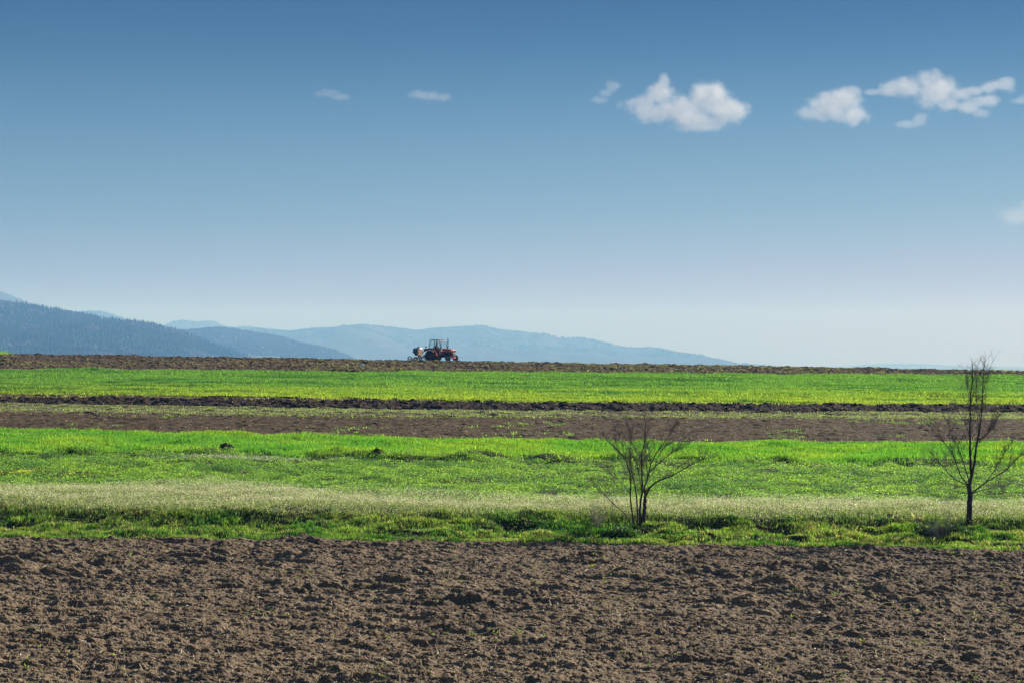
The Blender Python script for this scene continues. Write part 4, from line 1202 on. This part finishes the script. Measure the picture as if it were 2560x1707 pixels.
MB().tube([(-1.6, -.9, .30), (-1.6, -.9, .52), (-1.45, -.8, .52)], .03, 6).tube([(-1.25, -.72, .10), (-1.25, -.72, .62)], .03, 6).build('depth_arm', M_blue, S)

def sack(label, name, mat, c, dims, seed, rot=0.0, lean=0.0, cat='sack', group=None):
    """a lumpy filled sack: rounded box with pinched corners and folds"""
    n_ = 14; vs, fs = [], []
    rdd = np.random.default_rng(seed)
    u = np.linspace(0, 2 * np.pi, 29)[:-1]; v = np.linspace(-np.pi / 2, np.pi / 2, 17)
    off = rdd.uniform(0, 50)
    for b in v:
        for a in u:
            f = lambda t, e: math.copysign(abs(t) ** e, t)
            x_, y_, z_ = f(math.cos(b), .55) * f(math.cos(a), .55), f(math.cos(b), .55) * f(math.sin(a), .55), f(math.sin(b), .7)
            q = 1 + .22 * float(fbm(np.array([a * 1.6 + off]), np.array([b * 2.2]), 3, seed)[0])
            vs.append((x_ * dims[0] / 2 * q, y_ * dims[1] / 2 * q, z_ * dims[2] / 2 * (1 + .15 * (q - 1))))
    K = len(u)
    for j in range(len(v) - 1):
        for i in range(K):
            fs.append((j * K + i, j * K + (i + 1) % K, (j + 1) * K + (i + 1) % K, (j + 1) * K + i))
    o = MB().add(vs, fs).build(name, mat, smooth=True)
    M4 = Matrix.Translation((TX, TD, TZ)) @ Matrix.Rotation(YAW, 4, 'Z') @ Matrix.Translation(c) @ Matrix.Rotation(rot, 4, 'Z') @ Matrix.Rotation(lean, 4, 'Y')
    o.matrix_world = M4
    tag(o, label, cat, group)
    return o
M_sackw = simple('white_woven_sack', (.32, .37, .48), .6, var=.15, scale=5)
M_sackb = simple('blue_woven_sack', (.06, .17, .38), .6, var=.3, scale=5)
M_tan = simple('brown_paper_sack', (.50, .30, .17), .8, var=.2, scale=5)
sack('white woven seed sack lying on top of the planter hopper', 'seed_sack', M_sackw, (-1.84, -.34, 1.38), (.58, .82, .50), 1, .1, R(-6))
sack('blue seed sack piled on the hopper in front of the white sack', 'seed_sack', M_sackb, (-2.08, -.66, 1.34), (.46, .78, .50), 2, .2, R(-10))
sack('small dark sack lying folded on top of the white sack', 'seed_sack', simple('dark_sack', (.04, .05, .10), .7), (-1.86, -.42, 1.69), (.26, .30, .09), 3, .6)
M4 = Matrix.Translation((TX, TD, TZ)) @ Matrix.Rotation(YAW, 4, 'Z') @ Matrix.Translation((-1.47, -.72, 1.07)) @ Matrix.Rotation(R(3), 4, 'Z') @ Matrix.Rotation(R(5), 4, 'Y')
cb = MB().box((0, 0, 0), (.22, .82, .68)).box((.113, 0, .1), (.010, .70, .012)).build('cardboard_box', M_tan, bevel=.02)
cb.matrix_world = M4
tag(cb, 'tan cardboard box hanging at the front side of the planter hopper', 'box')

# ------------------------------------------------------------------ driver
M_skin = simple('skin', (.30, .16, .11), .6, var=.1)
M_jacket = simple('dark_jacket', (.008, .009, .014), .8, var=.3)
M_trouser = simple('dark_trousers', (.03, .03, .045), .85, var=.3)
M_cap = simple('dark_cap', (.02, .018, .018), .85)
M_boot = simple('boots', (.02, .015, .012), .7)
def skin_mesh(name, pts, edges, radii, mat, parent=None, sub=2, root=0):
    me = bpy.data.meshes.new(name); me.from_pydata([tuple(p) for p in pts], edges, [])
    o = bpy.data.objects.new(name, me); link(o, parent)
    md = o.modifiers.new('skin', 'SKIN')
    lay = me.skin_vertices[0].data if me.skin_vertices else None
    if lay is None:
        bm = bmesh.new(); bm.from_mesh(me); bm.verts.layers.skin.verify(); bm.to_mesh(me); bm.free()
        lay = me.skin_vertices[0].data
    for i, r in enumerate(radii):
        lay[i].radius = (r, r) if not hasattr(r, '__len__') else r
        lay[i].use_root = (i == root)
    md.use_smooth_shade = True
    s_ = o.modifiers.new('sub', 'SUBSURF'); s_.levels = sub; s_.render_levels = sub
    me.materials.append(mat)
    return o
hip = Vector((.36, 0, 1.33))
pts, ed, rad = [], [], []
def V(p, r, prev=None):
    pts.append(Vector(p)); rad.append(r)
    if prev is not None: ed.append((prev, len(pts) - 1))
    return len(pts) - 1
h0 = V(hip, .14)
w1 = V((.38, 0, 1.48), .135, h0); w2 = V((.42, 0, 1.64), .15, w1); w3 = V((.45, 0, 1.77), .125, w2); nk = V((.48, 0, 1.88), .055, w3)
hd0 = V((.51, 0, 1.96), .075, nk); hd1 = V((.525, 0, 2.04), .095, hd0); hd2 = V((.515, 0, 2.12), .085, hd1)
ns = V((.625, 0, 2.02), .016, hd1)
ch = V((.585, 0, 1.95), .035, hd0)
for sy in (-1, 1):
    ea = V((.505, sy * .10, 2.03), .016, hd1)
    sh = V((.44, sy * .19, 1.77), .065, w3); el_ = V((.58, sy * .27, 1.52), .048, sh); wr = V((.86, sy * .20, 1.55), .030, el_)
    hx = SWC + (e1 * sy * .17) + e2 * .09
    pm = V((hx.x - .09, sy * .19, hx.z + .03), .034, wr); kn = V((hx.x - .035, sy * .185, hx.z + .035), .034, pm)
    for fi, (fy, L_) in enumerate(((-.027, .9), (-.009, 1.0), (.010, .95), (.028, .78))):
        f1 = V((hx.x + .01 * L_, sy * .185 + fy, hx.z + .04), .0095, kn)
        f2 = V((hx.x + .035 * L_, sy * .185 + fy, hx.z + .005), .009, f1)
        f3 = V((hx.x + .022 * L_, sy * .185 + fy, hx.z - .025 * L_), .008, f2)
    t1 = V((hx.x - .045, sy * .150, hx.z + .01), .011, pm); t2 = V((hx.x - .015, sy * .135, hx.z - .012), .0095, t1)
    th = V((.46, sy * .11, 1.31), .095, h0); kn2 = V((.82, sy * .17, 1.34), .068, th); cf = V((.93, sy * .17, 1.10), .058, kn2); an = V((1.00, sy * .17, .82), .042, cf)
    hl = V((1.03, sy * .17, .78), .045, an); to = V((1.20, sy * .18, .765), .036, hl)
PR = empty('person', (TX, TD, TZ), YAW)
tag(PR, 'person in a dark jacket and cap sitting at the tractor steering wheel', 'person')
body = skin_mesh('body', pts, ed, rad, M_skin, PR, 2)
# jacket over torso and arms
pts, ed, rad = [], [], []
a0 = V((.36, 0, 1.30), .165); a1 = V((.38, 0, 1.48), .16, a0); a2 = V((.42, 0, 1.64), .172, a1); a3 = V((.45, 0, 1.77), .145, a2); a4 = V((.475, 0, 1.86), .075, a3)
for sy in (-1, 1):
    b1 = V((.44, sy * .19, 1.77), .085, a3); b2 = V((.58, sy * .27, 1.52), .066, b1); b3 = V((.84, sy * .205, 1.55), .045, b2)
skin_mesh('jacket', pts, ed, rad, M_jacket, PR, 2)
pts, ed, rad = [], [], []
a0 = V((.36, 0, 1.30), .155)
for sy in (-1, 1):
    b1 = V((.46, sy * .11, 1.31), .11, a0); b2 = V((.82, sy * .17, 1.34), .082, b1); b3 = V((.93, sy * .17, 1.10), .072, b2); b4 = V((.99, sy * .17, .86), .060, b3)
skin_mesh('trousers', pts, ed, rad, M_trouser, PR, 2)
for sy in (-1, 1):
    pts, ed, rad = [], [], []
    b1 = V((1.0, sy * .17, .84), .055); b2 = V((1.03, sy * .17, .785), .056, b1); b3 = V((1.21, sy * .18, .77), .045, b2)
    skin_mesh('boot', pts, ed, rad, M_boot, PR, 2)
capm = MB().lathe([(.001, .11), (.06, .10), (.095, .06), (.105, .0), (.10, -.02), (.001, -.02)], (0, 0, 0), 20, closed=False)
cp = capm.build('cap', M_cap, PR, smooth=True); cp.rotation_euler = (R(90), 0, 0); cp.location = (.515, 0, 2.115)
MB().box((.64, 0, 2.105), (.10, .14, .014)).build('cap_brim', M_cap, cp).matrix_parent_inverse = cp.matrix_basis.inverted()
MB().tube([(.43, -.06, 2.06), (.43, 0, 2.04), (.43, .06, 2.06)], .045, 8).build('hair', M_cap, PR, smooth=True)
MB().prism([(.595, 1.55), (.60, 1.72), (.61, 1.72), (.605, 1.55)], -.05, .05).build('shirt', M_grey, PR)
